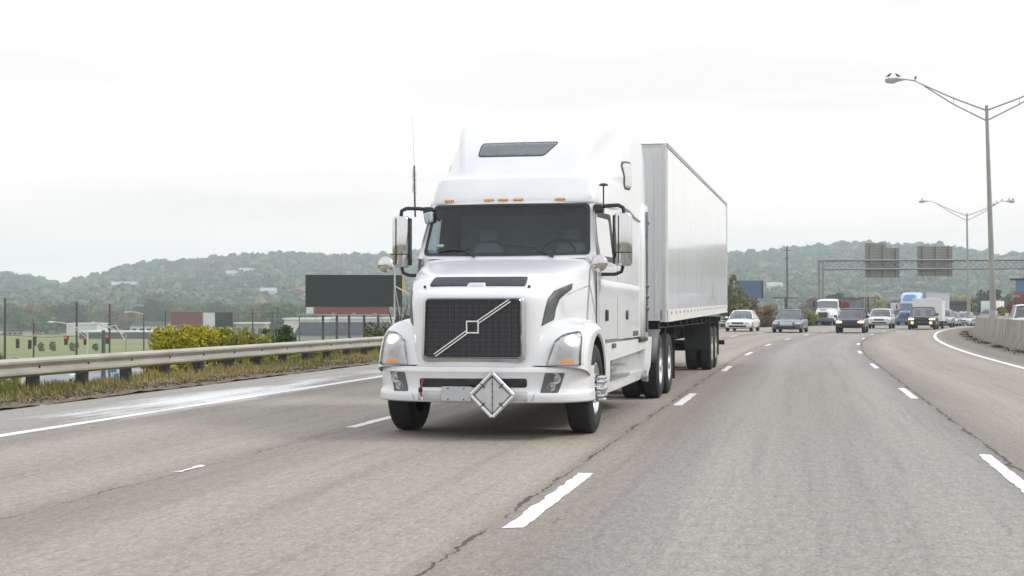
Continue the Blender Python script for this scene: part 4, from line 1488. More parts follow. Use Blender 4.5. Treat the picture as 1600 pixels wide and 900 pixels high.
def truck_wheel(parent, name, x, y, sg, R=.515, w=.30, front=True, dual=False, rim_m=RIM):
    mb = MB()
    rr_ = R - .215
    if front:
        mb.lathe([(sg * (w / 2 - .02), rr_ + .004), (sg * (w / 2 - .015), rr_ - .02), (sg * (w / 2 - .06), rr_ - .035), (sg * (w / 2 - .07), .19), (sg * (w / 2 - .02), .17), (sg * (w / 2 - .01), .10), (sg * (w / 2 + .04), .085), (sg * (w / 2 + .055), .0)], 'x', (0, 0, 0), 40)
    else:
        mb.lathe([(sg * (w / 2 - .015), rr_ + .004), (sg * (w / 2 - .015), rr_ - .02), (sg * (w / 2 - .09), rr_ - .04), (sg * (w / 2 - .17), .20), (sg * (w / 2 - .17), .12), (sg * (w / 2 - .02), .11), (sg * (w / 2), .09), (sg * (w / 2), .0)], 'x', (0, 0, 0), 40)
    wh = mb.build(name, rim_m, parent, smooth=30)
    wh.location = (x, y, R)
    mb = MB(); mb.lathe(tyre_prof(R, w), 'x', (0, 0, 0), 56)
    if dual:
        mb.lathe([(a - sg * .34, r) for a, r in tyre_prof(R, w)], 'x', (0, 0, 0), 56)
    ty = mb.build('tyre', RUBBER, wh, smooth=30)
    if front:
        mb = MB()
        for k in range(10):
            a = 2 * pi * k / 10
            mb.lathe([(sg * (w / 2 - .05), .026), (sg * (w / 2 + .07), .024), (sg * (w / 2 + .10), .016), (sg * (w / 2 + .105), 0)], 'x', (0, .135 * cos(a), .135 * sin(a)), 10)
        mb.lathe([(sg * (w / 2 + .02), .06), (sg * (w / 2 + .09), .05), (sg * (w / 2 + .11), .02), (sg * (w / 2 + .11), 0)], 'x', (0, 0, 0), 16)
        mb.build('chrome_lug_cover', CHROME, wh, smooth=40)
    return wh


for sg in (-1, 1):
    truck_wheel(truck, 'front_wheel', sg * 1.055, 0, sg)
    for y in (6.75, 8.1):
        truck_wheel(truck, 'drive_wheel', sg * 1.07, y, sg, w=.28, front=False, dual=True)
# quarter fenders and mud flaps
for sg in (-1, 1):
    mb = MB()
    rows = []
    for a in np.arange(8, 100, 12):
        c_, s_ = cos(radians(a)), sin(radians(a))
        rows.append([(sg * x, 6.75 - .60 * c_, .515 + .60 * s_) for x in (.62, .92, 1.20)])
    mb.loft(rows)
    mb.build('quarter_fender', GREYP, truck, solid=.015, smooth=60)
    mb = MB(); mb.box(*sorted((sg * .62, sg * 1.22)), 8.80, 8.815, .22, 1.0)
    mb.build('mud_flap', BLACKP, truck)

# ---- mirrors
for sg in (-1, 1):
    mx = 1.40
    mb = MB()
    rows = []
    for z, k in ((1.955, .55), (1.965, .86), (2.0, 1.0), (2.28, 1.02), (2.56, 1.0), (2.595, .86), (2.605, .55)):
        rows.append([(sg * mx + .112 * k * cos(t_), .78 + (.10 if sin(t_) < 0 else .035) * k * sin(t_), z) for t_ in np.linspace(0, 2 * pi, 25)[:-1]])
    mb.loft(rows, closed=True, cap0=True, cap1=True)
    mir = mb.build('mirror', CHROME, truck, smooth=50)
    mb = MB(); mb.box(sg * mx - .098, sg * mx + .098, .812, .822, 2.0, 2.56)
    mb.build('mirror_glass', mat('mirror_silver', (0.6, 0.62, 0.64), 0.05, metal=1.0), mir)
    mb = MB(); mb.box(sg * mx - .114, sg * mx + .114, .672, .80, 2.115, 2.128)
    a_ = sg * (mx - .105); mb.box(a_ - .018, a_ + .018, .735, .835, 1.985, 2.575)
    mb.box(sg * mx - .05, sg * mx - .042, .675, .70, 1.99, 2.57)
    mb.build('mirror_trim', BLACKP, mir, bevel=.004)
    mb = MB()
    mb.path([(sg * 1.02, .95, 2.68), (sg * 1.20, .86, 2.70), (sg * (mx - .06), .80, 2.70), (sg * (mx + .0), .79, 2.67), (sg * (mx + .01), .79, 2.59)], .024, 8)
    mb.build('mirror_arm', BLACKP, mir)
    mb = MB(); mb.path([(sg * mx, .79, 1.97), (sg * (mx - .02), .79, 1.89), (sg * (mx - .10), .80, 1.86), (sg * 1.10, .84, 1.86)], .022, 8)
    mb.build('mirror_arm', BLACKP, mir)
    mb = MB(); mb.box(*sorted((sg * 1.02, sg * 1.14)), .84, 1.02, 2.62, 2.72)
    mb.build('mirror_mount', BLACKP, mir, bevel=.02)
    # round convex mirror on a tripod from the fender
    cx, cy, cz = sg * (1.30 if sg > 0 else 1.22), -.46, 1.955
    R_c = .095
    mb = MB(); mb.lathe([(-.045, 0), (-.042, .04), (-.028, .075), (-.004, R_c), (.01, R_c), (.012, .085), (.012, 0)], 'y', (cx, cy, cz), 24)
    cvx = mb.build('convex_mirror', mat('mirror_back', (0.62, 0.60, 0.57), 0.14, metal=1.0, var=.1), truck, smooth=40)
    mb = MB()
    px = cx - sg * .11
    mb.path([(cx - .0, cy - .05, cz), (cx - sg * .05, cy - .06, cz - .005), (px + sg * .02, cy - .02, cz - .025), (px, cy, cz - .09), (px - sg * .02, cy - .06, 1.31)], .011, 7)
    mb.path([(px, cy, cz - .25), (px + sg * .02, cy + .28, 1.36)], .009, 6)
    mb.path([(px, cy, cz - .25), (sg * .93, cy + .02, 1.60)], .009, 6)
    mb.build('mirror_stalk', SATIN, cvx, smooth=50)
mb = MB(); mb.hexa([(-1.10, .80, 2.50), (-.99, .78, 2.52), (-.99, .98, 2.52), (-1.10, 1.0, 2.50), (-1.13, .80, 2.64), (-1.00, .78, 2.66), (-1.00, .98, 2.66), (-1.13, 1.0, 2.64)])
mb.build('door_mirror', mat('small_mirror_shell', (0.45, 0.5, 0.56), 0.2, metal=.5), truck, bevel=.02)

# ---- antennas, wipers
mb = MB()
mb.path([(-1.26, .92, 2.60), (-1.265, .92, 2.72), (-1.275, .92, 3.25)], .011, 6)
an = mb.build('whip_antenna', BLACKP, truck)
mb = MB(); mb.path([(-1.275, .92, 3.25), (-1.30, .92, 3.87)], [.004, .003], 5)
mb.build('antenna_whip', mat('pale_whip', (.6, .6, .6), .4), an)
mb = MB()
for z0 in (2.90, 3.07):
    pts = [(-1.27 + .028 * cos(t_), .92 + .028 * sin(t_), z0 + .13 * t_ / (2 * pi * 5)) for t_ in np.linspace(0, 2 * pi * 5, 60)]
    mb.path(pts, .0045, 4)
mb.build('antenna_coil', SATIN, an)
mb = MB(); mb.path([(1.14, .92, 2.70), (1.14, .92, 2.96)], .010, 6); mb.lathe([(0, 0.0), (0, .055), (.012, .06), (.03, .03), (.03, 0)], 'z', (1.14, .92, 2.95), 16)
mb.build('stub_antenna', BLACKP, truck, smooth=50)
for pts in ([(-.37, .42, 2.075), (-.50, .50, 2.155), (-.66, .52, 2.165)], [(.60, .44, 2.065), (.44, .50, 2.14), (.30, .53, 2.185)]):
    mb = MB(); mb.path(pts, [.016, .013, .010], 6)
    wp = mb.build('wiper', BLACKP, truck)
    q = Vector(pts[2])
    mb = MB()
    if pts[0][0] < 0:
        mb.path([(-.87, .535, 2.165), (-.64, .52, 2.17), (-.45, .51, 2.165)], .010, 6)
    else:
        mb.path([(-.10, .535, 2.225), (.12, .53, 2.205), (.36, .525, 2.18)], .010, 6)
    mb.build('wiper_blade', BLACKP, wp)
decal('permit_sticker', mat('green_sticker', (0.25, 0.5, 0.22), 0.6), bvh_of(bpy.data.objects['windshield']), [(-.905, 2.20), (-.80, 2.20), (-.80, 2.235), (-.905, 2.235)], '-y', truck, off=.003, r=0, sub=1)

# ---- the diamond placard holder hanging on the bumper
mb = MB()
cx, cz, hw_ = .245, .497, .215
mb.prism([(cx - hw_, -1.262, cz), (cx, -1.262, cz - hw_), (cx + hw_, -1.262, cz), (cx, -1.262, cz + hw_)], (0, .012, 0))
pcb = mb.build('hazard_placard_holder', mat('placard_panel', (0.60, 0.61, 0.62), 0.4, metal=.3, var=0.12, vscale=8), truck)
mb = MB()
hw2 = .243
cor = [(cx - hw2, cz), (cx, cz - hw2), (cx + hw2, cz), (cx, cz + hw2)]
for i in range(4):
    a = cor[i]; b_ = cor[(i + 1) % 4]
    mb.path([(lerp(a[0], b_[0], .03), -1.272, lerp(a[1], b_[1], .03)), (lerp(a[0], b_[0], .97), -1.272, lerp(a[1], b_[1], .97))], .021, 10)
mb.build('placard_frame', mat('bright_alloy', (0.74, 0.75, 0.76), 0.35, metal=.6, var=0.08), pcb, smooth=50)
mb = MB()
for i in range(4):
    a = cor[i]; b_ = cor[(i + 1) % 4]
    for t_ in (.5,):
        m_ = Vector((lerp(a[0], b_[0], t_), -1.285, lerp(a[1], b_[1], t_)))
        inw = (Vector((cx, -1.285, cz)) - m_).normalized()
        mb.path([tuple(m_ - inw * .012), tuple(m_ + inw * .055)], .010, 6)
mb.path([(cx, -1.268, cz - .20), (cx, -1.268, cz + .20)], .004, 5)
for z in (-.10, -.03, .04, .12): mb.sphere((cx, -1.27, cz + z), .009, 7, 5)
mb.build('placard_clip', mat('clip_metal', (0.10, 0.105, 0.11), 0.45, metal=.5), pcb)
mb = MB()
hw3 = hw_ - .012
for i in range(4):
    c4 = [(cx - hw3, cz), (cx, cz - hw3), (cx + hw3, cz), (cx, cz + hw3)]
    a = c4[i]; b_ = c4[(i + 1) % 4]
    mb.path([(a[0], -1.264, a[1]), (b_[0], -1.264, b_[1])], .0045, 4)
mb.build('placard_slot', mat('clip_metal', (0.10, 0.105, 0.11), 0.45), pcb)

# ================================================================== the white box trailer
TL = 15.4
trailer = empty('semi_trailer', (-3.50, 23.40, 0.0), radians(-0.55), 'long white glossy box trailer pulled behind the big white semi truck', 'semi trailer')
tw = 1.285
TRW = bpy.data.materials.new('trailer_white'); TRW.use_nodes = True
nt = TRW.node_tree; b = nt.nodes["Principled BSDF"]
v = texco(nt, 'Object', (1, 1, .35))
f = maprange(nt, noise(nt, 3.0, 6, v), 0.35, 0.7)
tcol = mixc(nt, f, (0.755, 0.76, 0.755), (0.82, 0.82, 0.815))
sp_ = nt.nodes.new("ShaderNodeSeparateXYZ"); nt.links.new(texco(nt), sp_.inputs[0])
seam = math_node(nt, 'LESS_THAN', math_node(nt, 'FRACT', math_node(nt, 'DIVIDE', math_node(nt, 'ADD', sp_.outputs[1], 0.4), 1.22)), 0.022)
tcol = mixc(nt, math_node(nt, 'MULTIPLY', seam, 0.5), tcol, (0.42, 0.42, 0.42))
drt = maprange(nt, noise(nt, 1.0, 6, texco(nt, 'Object', (1, 5.0, .5)), rough=.7), 0.52, 0.72)
tcol = mixc(nt, math_node(nt, 'MULTIPLY', drt, 0.25), tcol, (0.50, 0.48, 0.44))
nt.links.new(tcol, b.inputs['Base Color'])
b.inputs['Roughness'].default_value = 0.18; b.inputs['Coat Weight'].default_value = 0.5; b.inputs['Coat Roughness'].default_value = 0.06
bn = nt.nodes.new("ShaderNodeBump"); bn.inputs['Strength'].default_value = 0.06; bn.inputs['Distance'].default_value = 0.05
nt.links.new(noise(nt, 1.2, 3, texco(nt, 'Object', (1, 1.6, .25))), bn.inputs['Height']); nt.links.new(bn.outputs['Normal'], b.inputs['Normal'])
ZB, ZT, RISE = 1.23, 4.17, .14
def tz(z, y): return z + RISE * y / TL
mb = MB()
mb.hexa([(-tw, .03, tz(ZB + .18, 0)), (tw, .03, tz(ZB + .18, 0)), (tw, TL, tz(ZB + .18, TL)), (-tw, TL, tz(ZB + .18, TL)),
         (-tw, .03, tz(ZT - .06, 0)), (tw, .03, tz(ZT - .06, 0)), (tw, TL, tz(ZT - .06, TL)), (-tw, TL, tz(ZT - .06, TL))])
mb.build('box_body', TRW, trailer)
FRM = mat('trailer_front', (0.70, 0.71, 0.715), 0.45, var=0.1, vscale=1.5, vstretch=(6, 1, .3))
mb = MB()
mb.box(-tw + .06, tw - .06, 0.0, .03, ZB + .02, ZT - .07)
for k in range(11):
    x = lerp(-1.1, 1.1, k / 10); mb.box(x - .02, x + .02, -.02, 0.0, ZB + .1, ZT - .15)
mb.build('front_wall', FRM, trailer)
RAIL = mat('trailer_rail', (0.60, 0.60, 0.59), 0.4, metal=.25, var=0.12, vscale=5)
for sg in (-1, 1):
    mb = MB()
    mb.hexa([(sg * tw - .004 * sg, .0, tz(ZT - .07, 0)), (sg * (tw + .012), 0, tz(ZT - .07, 0)), (sg * (tw + .012), TL, tz(ZT - .07, TL)), (sg * tw - .004 * sg, TL, tz(ZT - .07, TL)),
             (sg * tw - .004 * sg, .0, tz(ZT, 0)), (sg * (tw + .012), 0, tz(ZT, 0)), (sg * (tw + .012), TL, tz(ZT, TL)), (sg * tw - .004 * sg, TL, tz(ZT, TL))])
    mb.build('top_rail', mat('rail_grey', (0.34, 0.34, 0.335), 0.4, metal=.4, var=0.15), trailer)
    mb = MB()
    mb.hexa([(sg * (tw - .12), 0, tz(ZB, 0)), (sg * (tw + .014), 0, tz(ZB, 0)), (sg * (tw + .014), TL, tz(ZB, TL)), (sg * (tw - .12), TL, tz(ZB, TL)),
             (sg * (tw - .12), 0, tz(ZB + .20, 0)), (sg * (tw + .014), 0, tz(ZB + .20, 0)), (sg * (tw + .014), TL, tz(ZB + .20, TL)), (sg * (tw - .12), TL, tz(ZB + .20, TL))])
    br = mb.build('bottom_rail', mat('bottom_rail_white', (0.72, 0.71, 0.69), 0.45, var=0.12, vscale=4), trailer)
    mb = MB()
    for k in range(20):
        y = .45 + k * .76
        mb.box(*sorted((sg * (tw + .013), sg * (tw + .018))), y, y + .19, tz(ZB + .125, y), tz(ZB + .165, y))
    mb.build('reflective_dash', mat('dash_tape', (0.36, 0.20, 0.14), 0.35, var=0.3, vscale=2), br)
    mb = MB(); mb.path([(sg * (tw - .045), .035, ZB), (sg * (tw - .045), .035, ZT)], .055, 12)
    mb.build('corner_post', mat('corner_alloy', (0.66, 0.67, 0.67), 0.35, metal=.3, var=.1), trailer)
    mb = MB(); mb.box(*sorted((sg * (tw - .02), sg * (tw + .012))), TL - .06, TL + .01, tz(ZB, TL), tz(ZT - .02, TL))
    mb.build('rear_post', RAIL, trailer)
    mb = MB(); mb.box(*sorted((sg * (tw + .012), sg * (tw + .03))), TL - .3, TL - .2, tz(ZB + .05, TL), tz(ZB + .09, TL))
    mb.build('side_marker', REDM, br)
mb = MB()
mb.box(-tw, tw, 0, .06, ZT - .07, ZT); mb.hexa([(-tw, 0, tz(ZT - .02, 0)), (tw, 0, tz(ZT - .02, 0)), (tw, TL, tz(ZT - .02, TL)), (-tw, TL, tz(ZT - .02, TL)), (-tw, 0, tz(ZT - .004, 0)), (tw, 0, tz(ZT - .004, 0)), (tw, TL, tz(ZT - .004, TL)), (-tw, TL, tz(ZT - .004, TL))])
mb.build('trailer_roof', RAIL, trailer)
mb = MB()
mb.box(-1.1, 1.1, .3, 15.2, 1.12, 1.22)
for y in np.arange(.8, 15, 1.2): mb.box(-1.2, 1.2, y, y + .06, 1.14, 1.26)
mb.box(-.5, .5, 9.0, 15.0, .75, 1.12)
mb.path([(-1.0, 11.0, .52), (1.0, 11.0, .52)], .07, 8); mb.path([(-1.0, 12.3, .52), (1.0, 12.3, .52)], .07, 8)
mb.build('trailer_frame', DARKMETAL, trailer)
for sg in (-1, 1):
    mb = MB(); mb.box(sg * .75 - .07, sg * .75 + .07, 4.0, 4.14, .45, 1.2); mb.box(sg * .75 - .14, sg * .75 + .14, 3.93, 4.21, .40, .45)
    mb.path([(sg * .75, 4.07, .75), (sg * .3, 4.6, 1.15)], .03, 6)
    mb.build('landing_gear', DARKMETAL, trailer)
    for y in (11.0, 12.3):
        truck_wheel(trailer, 'trailer_wheel', sg * 1.08, y, sg, w=.27, front=False, dual=True, rim_m=mat('cream_rim', (0.62, 0.57, 0.48), 0.5, var=.2))
    mb = MB(); mb.box(*sorted((sg * .62, sg * 1.22)), 10.18, 10.20, .50, 1.2)
    mb.build('mud_flap', BLACKP, trailer)
    mb = MB(); mb.box(*sorted((sg * .62, sg * 1.22)), 13.1, 13.12, .3, 1.2)
    mb.build('mud_flap', BLACKP, trailer)
mb = MB(); mb.box(-1.22, 1.22, TL - .12, TL - .02, .50, .62)
for x in (-.7, .7): mb.box(x - .05, x + .05, TL - .12, TL - .03, .62, 1.25)
mb.build('underride_guard', BLACKP, trailer)
mb = MB()
yy0 = 10.2
for (y, z0, z1, w_) in ((yy0, 1.60, 2.05, .10), (yy0 + .35, 1.62, 1.78, .12), (yy0 - .4, 1.62, 1.70, .12)):
    mb.box(tw + .001, tw + .004, y, y + w_, z0 + .09, z1 + .09)
mb.build('dark_mark', mat('mark_grey', (0.30, 0.31, 0.32), .6, var=.3), trailer)  # small dark grey streaks laid on the trailer's right side

# ================================================================== oncoming traffic
def place(root, px, D, yaw_extra=0.0, dz=0.0):
    X, Y, _ = spot(px, D, 0)
    s, l = road_sl(X, Y)
    root.location = (X, Y, road_z(s) + dz)
    root.rotation_euler = (0, 0, heading(s) + yaw_extra)


def paint(name, col):
    return mat('paint_' + name, col, 0.25, coat=0.6, var=0.05, vscale=1.5)


HEADL = mat('headlamp_clear', (0.55, 0.57, 0.58), 0.12, metal=.4, var=.25, vscale=9)
CARTYRE = RUBBER
ALLOY = mat('car_alloy', (0.45, 0.46, 0.47), 0.3, metal=.8, var=.15)
CABIN = mat('cabin_dark', (0.035, 0.037, 0.04), 0.8, var=.2)


def wheel(root, x, y, sg, R, w):
    mb = MB(); mb.lathe([(sg * (w / 2 - .03), R * .62), (sg * (w / 2 - .05), R * .30), (sg * (w / 2 - .02), R * .16), (sg * (w / 2 - .02), 0)], 'x', (0, 0, 0), 18)
    for k in range(5):
        a = 2 * pi * k / 5
        mb.path([(sg * (w / 2 - .03), .1 * R * cos(a), .1 * R * sin(a)), (sg * (w / 2 - .025), .6 * R * cos(a), .6 * R * sin(a))], R * .09, 5)
    wh = mb.build('wheel', ALLOY, root, smooth=30)
    wh.location = (x, y, R)
    MB().lathe([(-w / 2 + .01, R * .62), (-w / 2, R * .8), (-w / 2 + .03, R * .98), (0, R), (w / 2 - .03, R * .98), (w / 2, R * .8), (w / 2 - .01, R * .62)], 'x', (0, 0, 0), 24).build('tyre', CARTYRE, wh, smooth=40)


def make_car(name, label, cat, body, shape, W=1.84, Hh=1.46, Ln=4.8, lit=None, grille=None, two_tone=None, group='oncoming cars on the highway', chrome_grille=False):
    """shape: 'sedan', 'suv' or 'pickup'; the nose is at y = 0 and points to -y"""
    root = empty(name, (0, 0, 0), 0, label, cat, group)
    w = W / 2
    tall = shape != 'sedan'
    hz_ = Hh * (.62 if tall else .60)                # bonnet height at the windshield
    fz = Hh * (.56 if tall else .49)                  # bonnet front height
    zb = .34 if tall else .22
    wb = 1.38 if not tall else 1.05                   # windshield base y
    rows_y = [(0.0, .80, zb + .12, fz - .16), (.05, .90, zb + .03, fz - .05), (.22, .965, zb, fz), (.7, 1.0, zb - .02, lerp(fz, hz_, .6)), (wb, 1.0, zb - .02, hz_), (2.4, 1.0, zb - .02, hz_ + .02),
              (Ln * .72, 1.0, zb - .02, hz_ + .03), (Ln - .5, .99, zb, hz_ + .02), (Ln - .08, .95, zb + .04, hz_ - .03), (Ln, .86, zb + .15, hz_ - .12)]
    rows = []
    for y, k, z0, z1 in rows_y:
        ww = w * k
        rows.append(full([(0, y, z1 + .02), (ww * .55, y, z1 + .012), (ww * .86, y, z1 - .02), (ww * .97, y, z1 - .10), (ww, y, (z0 + z1) * .52), (ww * .985, y, z0 + .12), (ww * .93, y, z0), (ww * .4, y, z0 - .01), (0, y, z0 - .01)]))
    mb = MB(); mb.loft(rows, cap0=True, cap1=True, crow=(1,), cval=.3)
    bd = mb.build('body', body, root, smooth=60, subsurf=2, bake=True)
    bv = bvh_of(bd)
    # glasshouse
    th = w * (.66 if not tall else .74)
    bh = w * .90
    yt = wb + (.75 if not tall else .62)
    yr = {'sedan': Ln * .68, 'suv': Ln - .45, 'pickup': Ln * .50}[shape]
    yrb = {'sedan': Ln * .83, 'suv': Ln - .15, 'pickup': Ln * .53}[shape]
    zt = Hh - .03; z0 = hz_ - .01
    def pane(nm, pts, inset=0.0):
        return MB().add(pts, [tuple(range(len(pts)))])
    mb = MB()
    fr_ = [[(bh * u, wb + .10 * u * u - .0, z0 + .02 - .02 * abs(u)) for u in (-1, -.5, 0, .5, 1)], [(lerp(bh, th, .5) * u, lerp(wb, yt, .5) + .08 * u * u, lerp(z0, zt, .55)) for u in (-1, -.5, 0, .5, 1)], [(th * u, yt + .06 * u * u, zt - .02 * u * u) for u in (-1, -.5, 0, .5, 1)]]
    mb.loft(fr_); mb.build('windshield', CARGLASS, root, smooth=80)
    for sg in (-1, 1):
        mb = MB()
        mb.add([(sg * bh, wb + .12, z0), (sg * bh, yrb - .05, z0), (sg * th, yr, zt - .02), (sg * th, yt + .06, zt - .02)], [(0, 1, 2, 3)])
        mb.build('side_window', CARGLASS, root, smooth=0)
        for (p, q) in (((bh, wb + .10, z0), (th, yt + .06, zt - .02)), ((bh, yrb, z0), (th, yr, zt - .02)), ((lerp(bh, bh, 0), (wb + yrb) / 2, z0), (th, (yt + yr) / 2, zt - .02))):
            mb = MB(); mb.path([(sg * p[0], p[1], p[2]), (sg * q[0], q[1], q[2])], .035, 6)
            mb.build('window_pillar', body, root, smooth=60)
    mb = MB()
    mb.loft([[(-bh, yrb, z0), (0, yrb + .05, z0), (bh, yrb, z0)], [(-th, yr, zt - .02), (0, yr + .03, zt), (th, yr, zt - .02)]])
    mb.build('rear_window', CARGLASS, root, smooth=60)
    mb = MB()
    mb.loft([full([(0, y, zt + dz_), (th * .6, y + .02, zt + dz_ - .006), (th * .95, y + .04, zt + dz_ - .03), (th * 1.02, y + .05, zt + dz_ - .06)]) for y, dz_ in ((yt - .06, -.025), (yt, .02), ((yt + yr) / 2, .045), (yr, .02), (yr + .08, -.03))])
    mb.build('roof', two_tone or body, root, smooth=80)
    mb = MB(); mb.box(-bh * .93, bh * .93, wb + .35, yrb - .15, zb + .1, z0 + .02)
    for x in (-.38, .38): mb.box(x - .2, x + .2, yt + .35, yt + .5, z0, zt - .22)
    mb.build('cabin', CABIN, root)
    # front details
    hx0, hx1 = w * .52, w * .93
    hzl = fz - .20 if not tall else fz - .24
    for sg in (-1, 1):
        pl = [(hx0, hzl + .02), (hx1, hzl), (hx1, hzl + .14), (hx0 + .05, hzl + .13)]
        pl = [(sg * x, z) for x, z in pl]
        hl = decal('headlight', HEADL if not lit else lit, bv, pl if sg > 0 else pl[::-1], '-y', root, off=.012, r=.03, sub=2, origin=2, fallback=2.05)
        mb = MB(); mb.hexa([(sg * w * .98, wb + .18, z0 + .02), (sg * (w + .17), wb + .16, z0 + .02), (sg * (w + .17), wb + .26, z0 + .02), (sg * w * .98, wb + .30, z0 + .02),
                            (sg * w * .98, wb + .18, z0 + .17), (sg * (w + .17), wb + .16, z0 + .17), (sg * (w + .17), wb + .26, z0 + .17), (sg * w * .98, wb + .30, z0 + .17)])
        mb.build('door_mirror', body, root, bevel=.03)
        R = .33 if not tall else .38
        for y in (.88, Ln - 1.0):
            wheel(root, sg * (w - .11), y, sg, R, .22)
    gm_ = CHROME if chrome_grille else BLACKP
    gpoly = grille or [(-w * .42, hzl + .0), (w * .42, hzl + .0), (w * .46, hzl + .12), (-w * .46, hzl + .12)]
    gr = decal('grille', mat('car_grille_black', (0.012, 0.012, 0.013), 0.4) if not chrome_grille else mat('car_grille_metal', (0.50, 0.51, 0.52), 0.35, metal=.5, var=.5, vscale=26), bv, gpoly, '-y', root, off=.012, r=.03, sub=2, origin=2, fallback=2.0)
    decal('lower_intake', mat('car_grille_black', (0.012, 0.012, 0.013), 0.4), bv, [(-w * .62, zb + .08), (w * .62, zb + .08), (w * .66, zb + .20), (-w * .66, zb + .20)], '-y', root, off=.010, r=.03, sub=2, origin=2, fallback=2.05)
    if shape == 'pickup':
        mb = MB(); mb.box(-w * .92, w * .92, yrb + .1, Ln - .05, hz_ - .02, hz_ + .03)
        mb.build('bed_cover', CABIN, root)
    return root


SHADOWLESS = None
c1 = make_car('sedan', 'white sedan just clear of the trailer tail beside the guardrail', 'car', paint('white', (.78, .78, .77)), 'sedan', W=1.82, Hh=1.44)
place(c1, 1152, 95)
c2 = make_car('sedan', 'dark blue grey sedan with wide upright chrome grille', 'car', paint('slate', (.075, .095, .13)), 'sedan', W=1.90, Hh=1.49, Ln=5.0, chrome_grille=True,
              grille=[(-.38, .44), (.38, .44), (.40, .74), (-.40, .74)], two_tone=paint('slate', (.075, .095, .13)))
place(c2, 1228, 90)
c3 = make_car('suv', 'black sport utility car with warm headlights on, nearest in the middle lane', 'car', paint('black', (.020, .020, .023)), 'suv', W=1.80, Hh=1.56, Ln=4.7, lit=LAMPWARM)
place(c3, 1327.5, 88)
c4 = make_car('suv', 'white sport utility car with black two-bar grille following the black one', 'car', paint('white', (.78, .78, .77)), 'suv', W=1.80, Hh=1.58, Ln=4.5)
place(c4, 1373, 112)
c5 = make_car('pickup_truck', 'dark pickup truck with four amber lights lit, beside the curved edge line', 'pickup truck', paint('charcoal', (.03, .034, .04)), 'pickup', W=2.0, Hh=1.72, Ln=5.4, lit=LAMPWARM,
              grille=[(-.55, .66), (.55, .66), (.58, .92), (-.58, .92)], group='oncoming pickups and vans')
place(c5, 1439.5, 105)
for sg in (-1, 1):
    o = MB().sphere((sg * .66, -.02, .52), .095, 10, 6, (1, .4, 1)).build('fog_lamp', LAMPWARM, c5)
c6 = make_car('sedan', 'silver car half hidden behind the dark pickup with lit lamps', 'car', paint('silver', (.42, .44, .46)), 'suv', W=1.82, Hh=1.56, Ln=4.5)
place(c6, 1469, 122)
c7 = make_car('sedan', 'small pale car tucked behind the silver one, almost hidden', 'car', paint('silver', (.42, .44, .46)), 'sedan')
place(c7, 1480, 140)
c8 = make_car('sedan', 'white sedan with dark bumper farther back between the silver car and barrier', 'car', paint('white', (.78, .78, .77)), 'sedan')
place(c8, 1491, 165)
c9 = make_car('sedan', 'pale silver sedan whose side is cut off by the end of the barrier', 'car', paint('pale_silver', (.58, .60, .63)), 'sedan', Hh=1.48)
place(c9, 1503, 150)
c10 = make_car('sedan', 'cream car roof showing above the barrier end at the back of the queue', 'car', paint('cream', (.70, .68, .60)), 'sedan', Hh=1.5)
place(c10, 1511, 205)
c11 = make_car('sedan', 'small dark car following between the black and white sport utility cars', 'car', paint('charcoal', (.03, .034, .04)), 'sedan')
place(c11, 1352, 165)
c12 = make_car('sedan', 'white car far down the road left of the thin utility pole', 'car', paint('white', (.78, .78, .77)), 'sedan')
place(c12, 1350, 215)


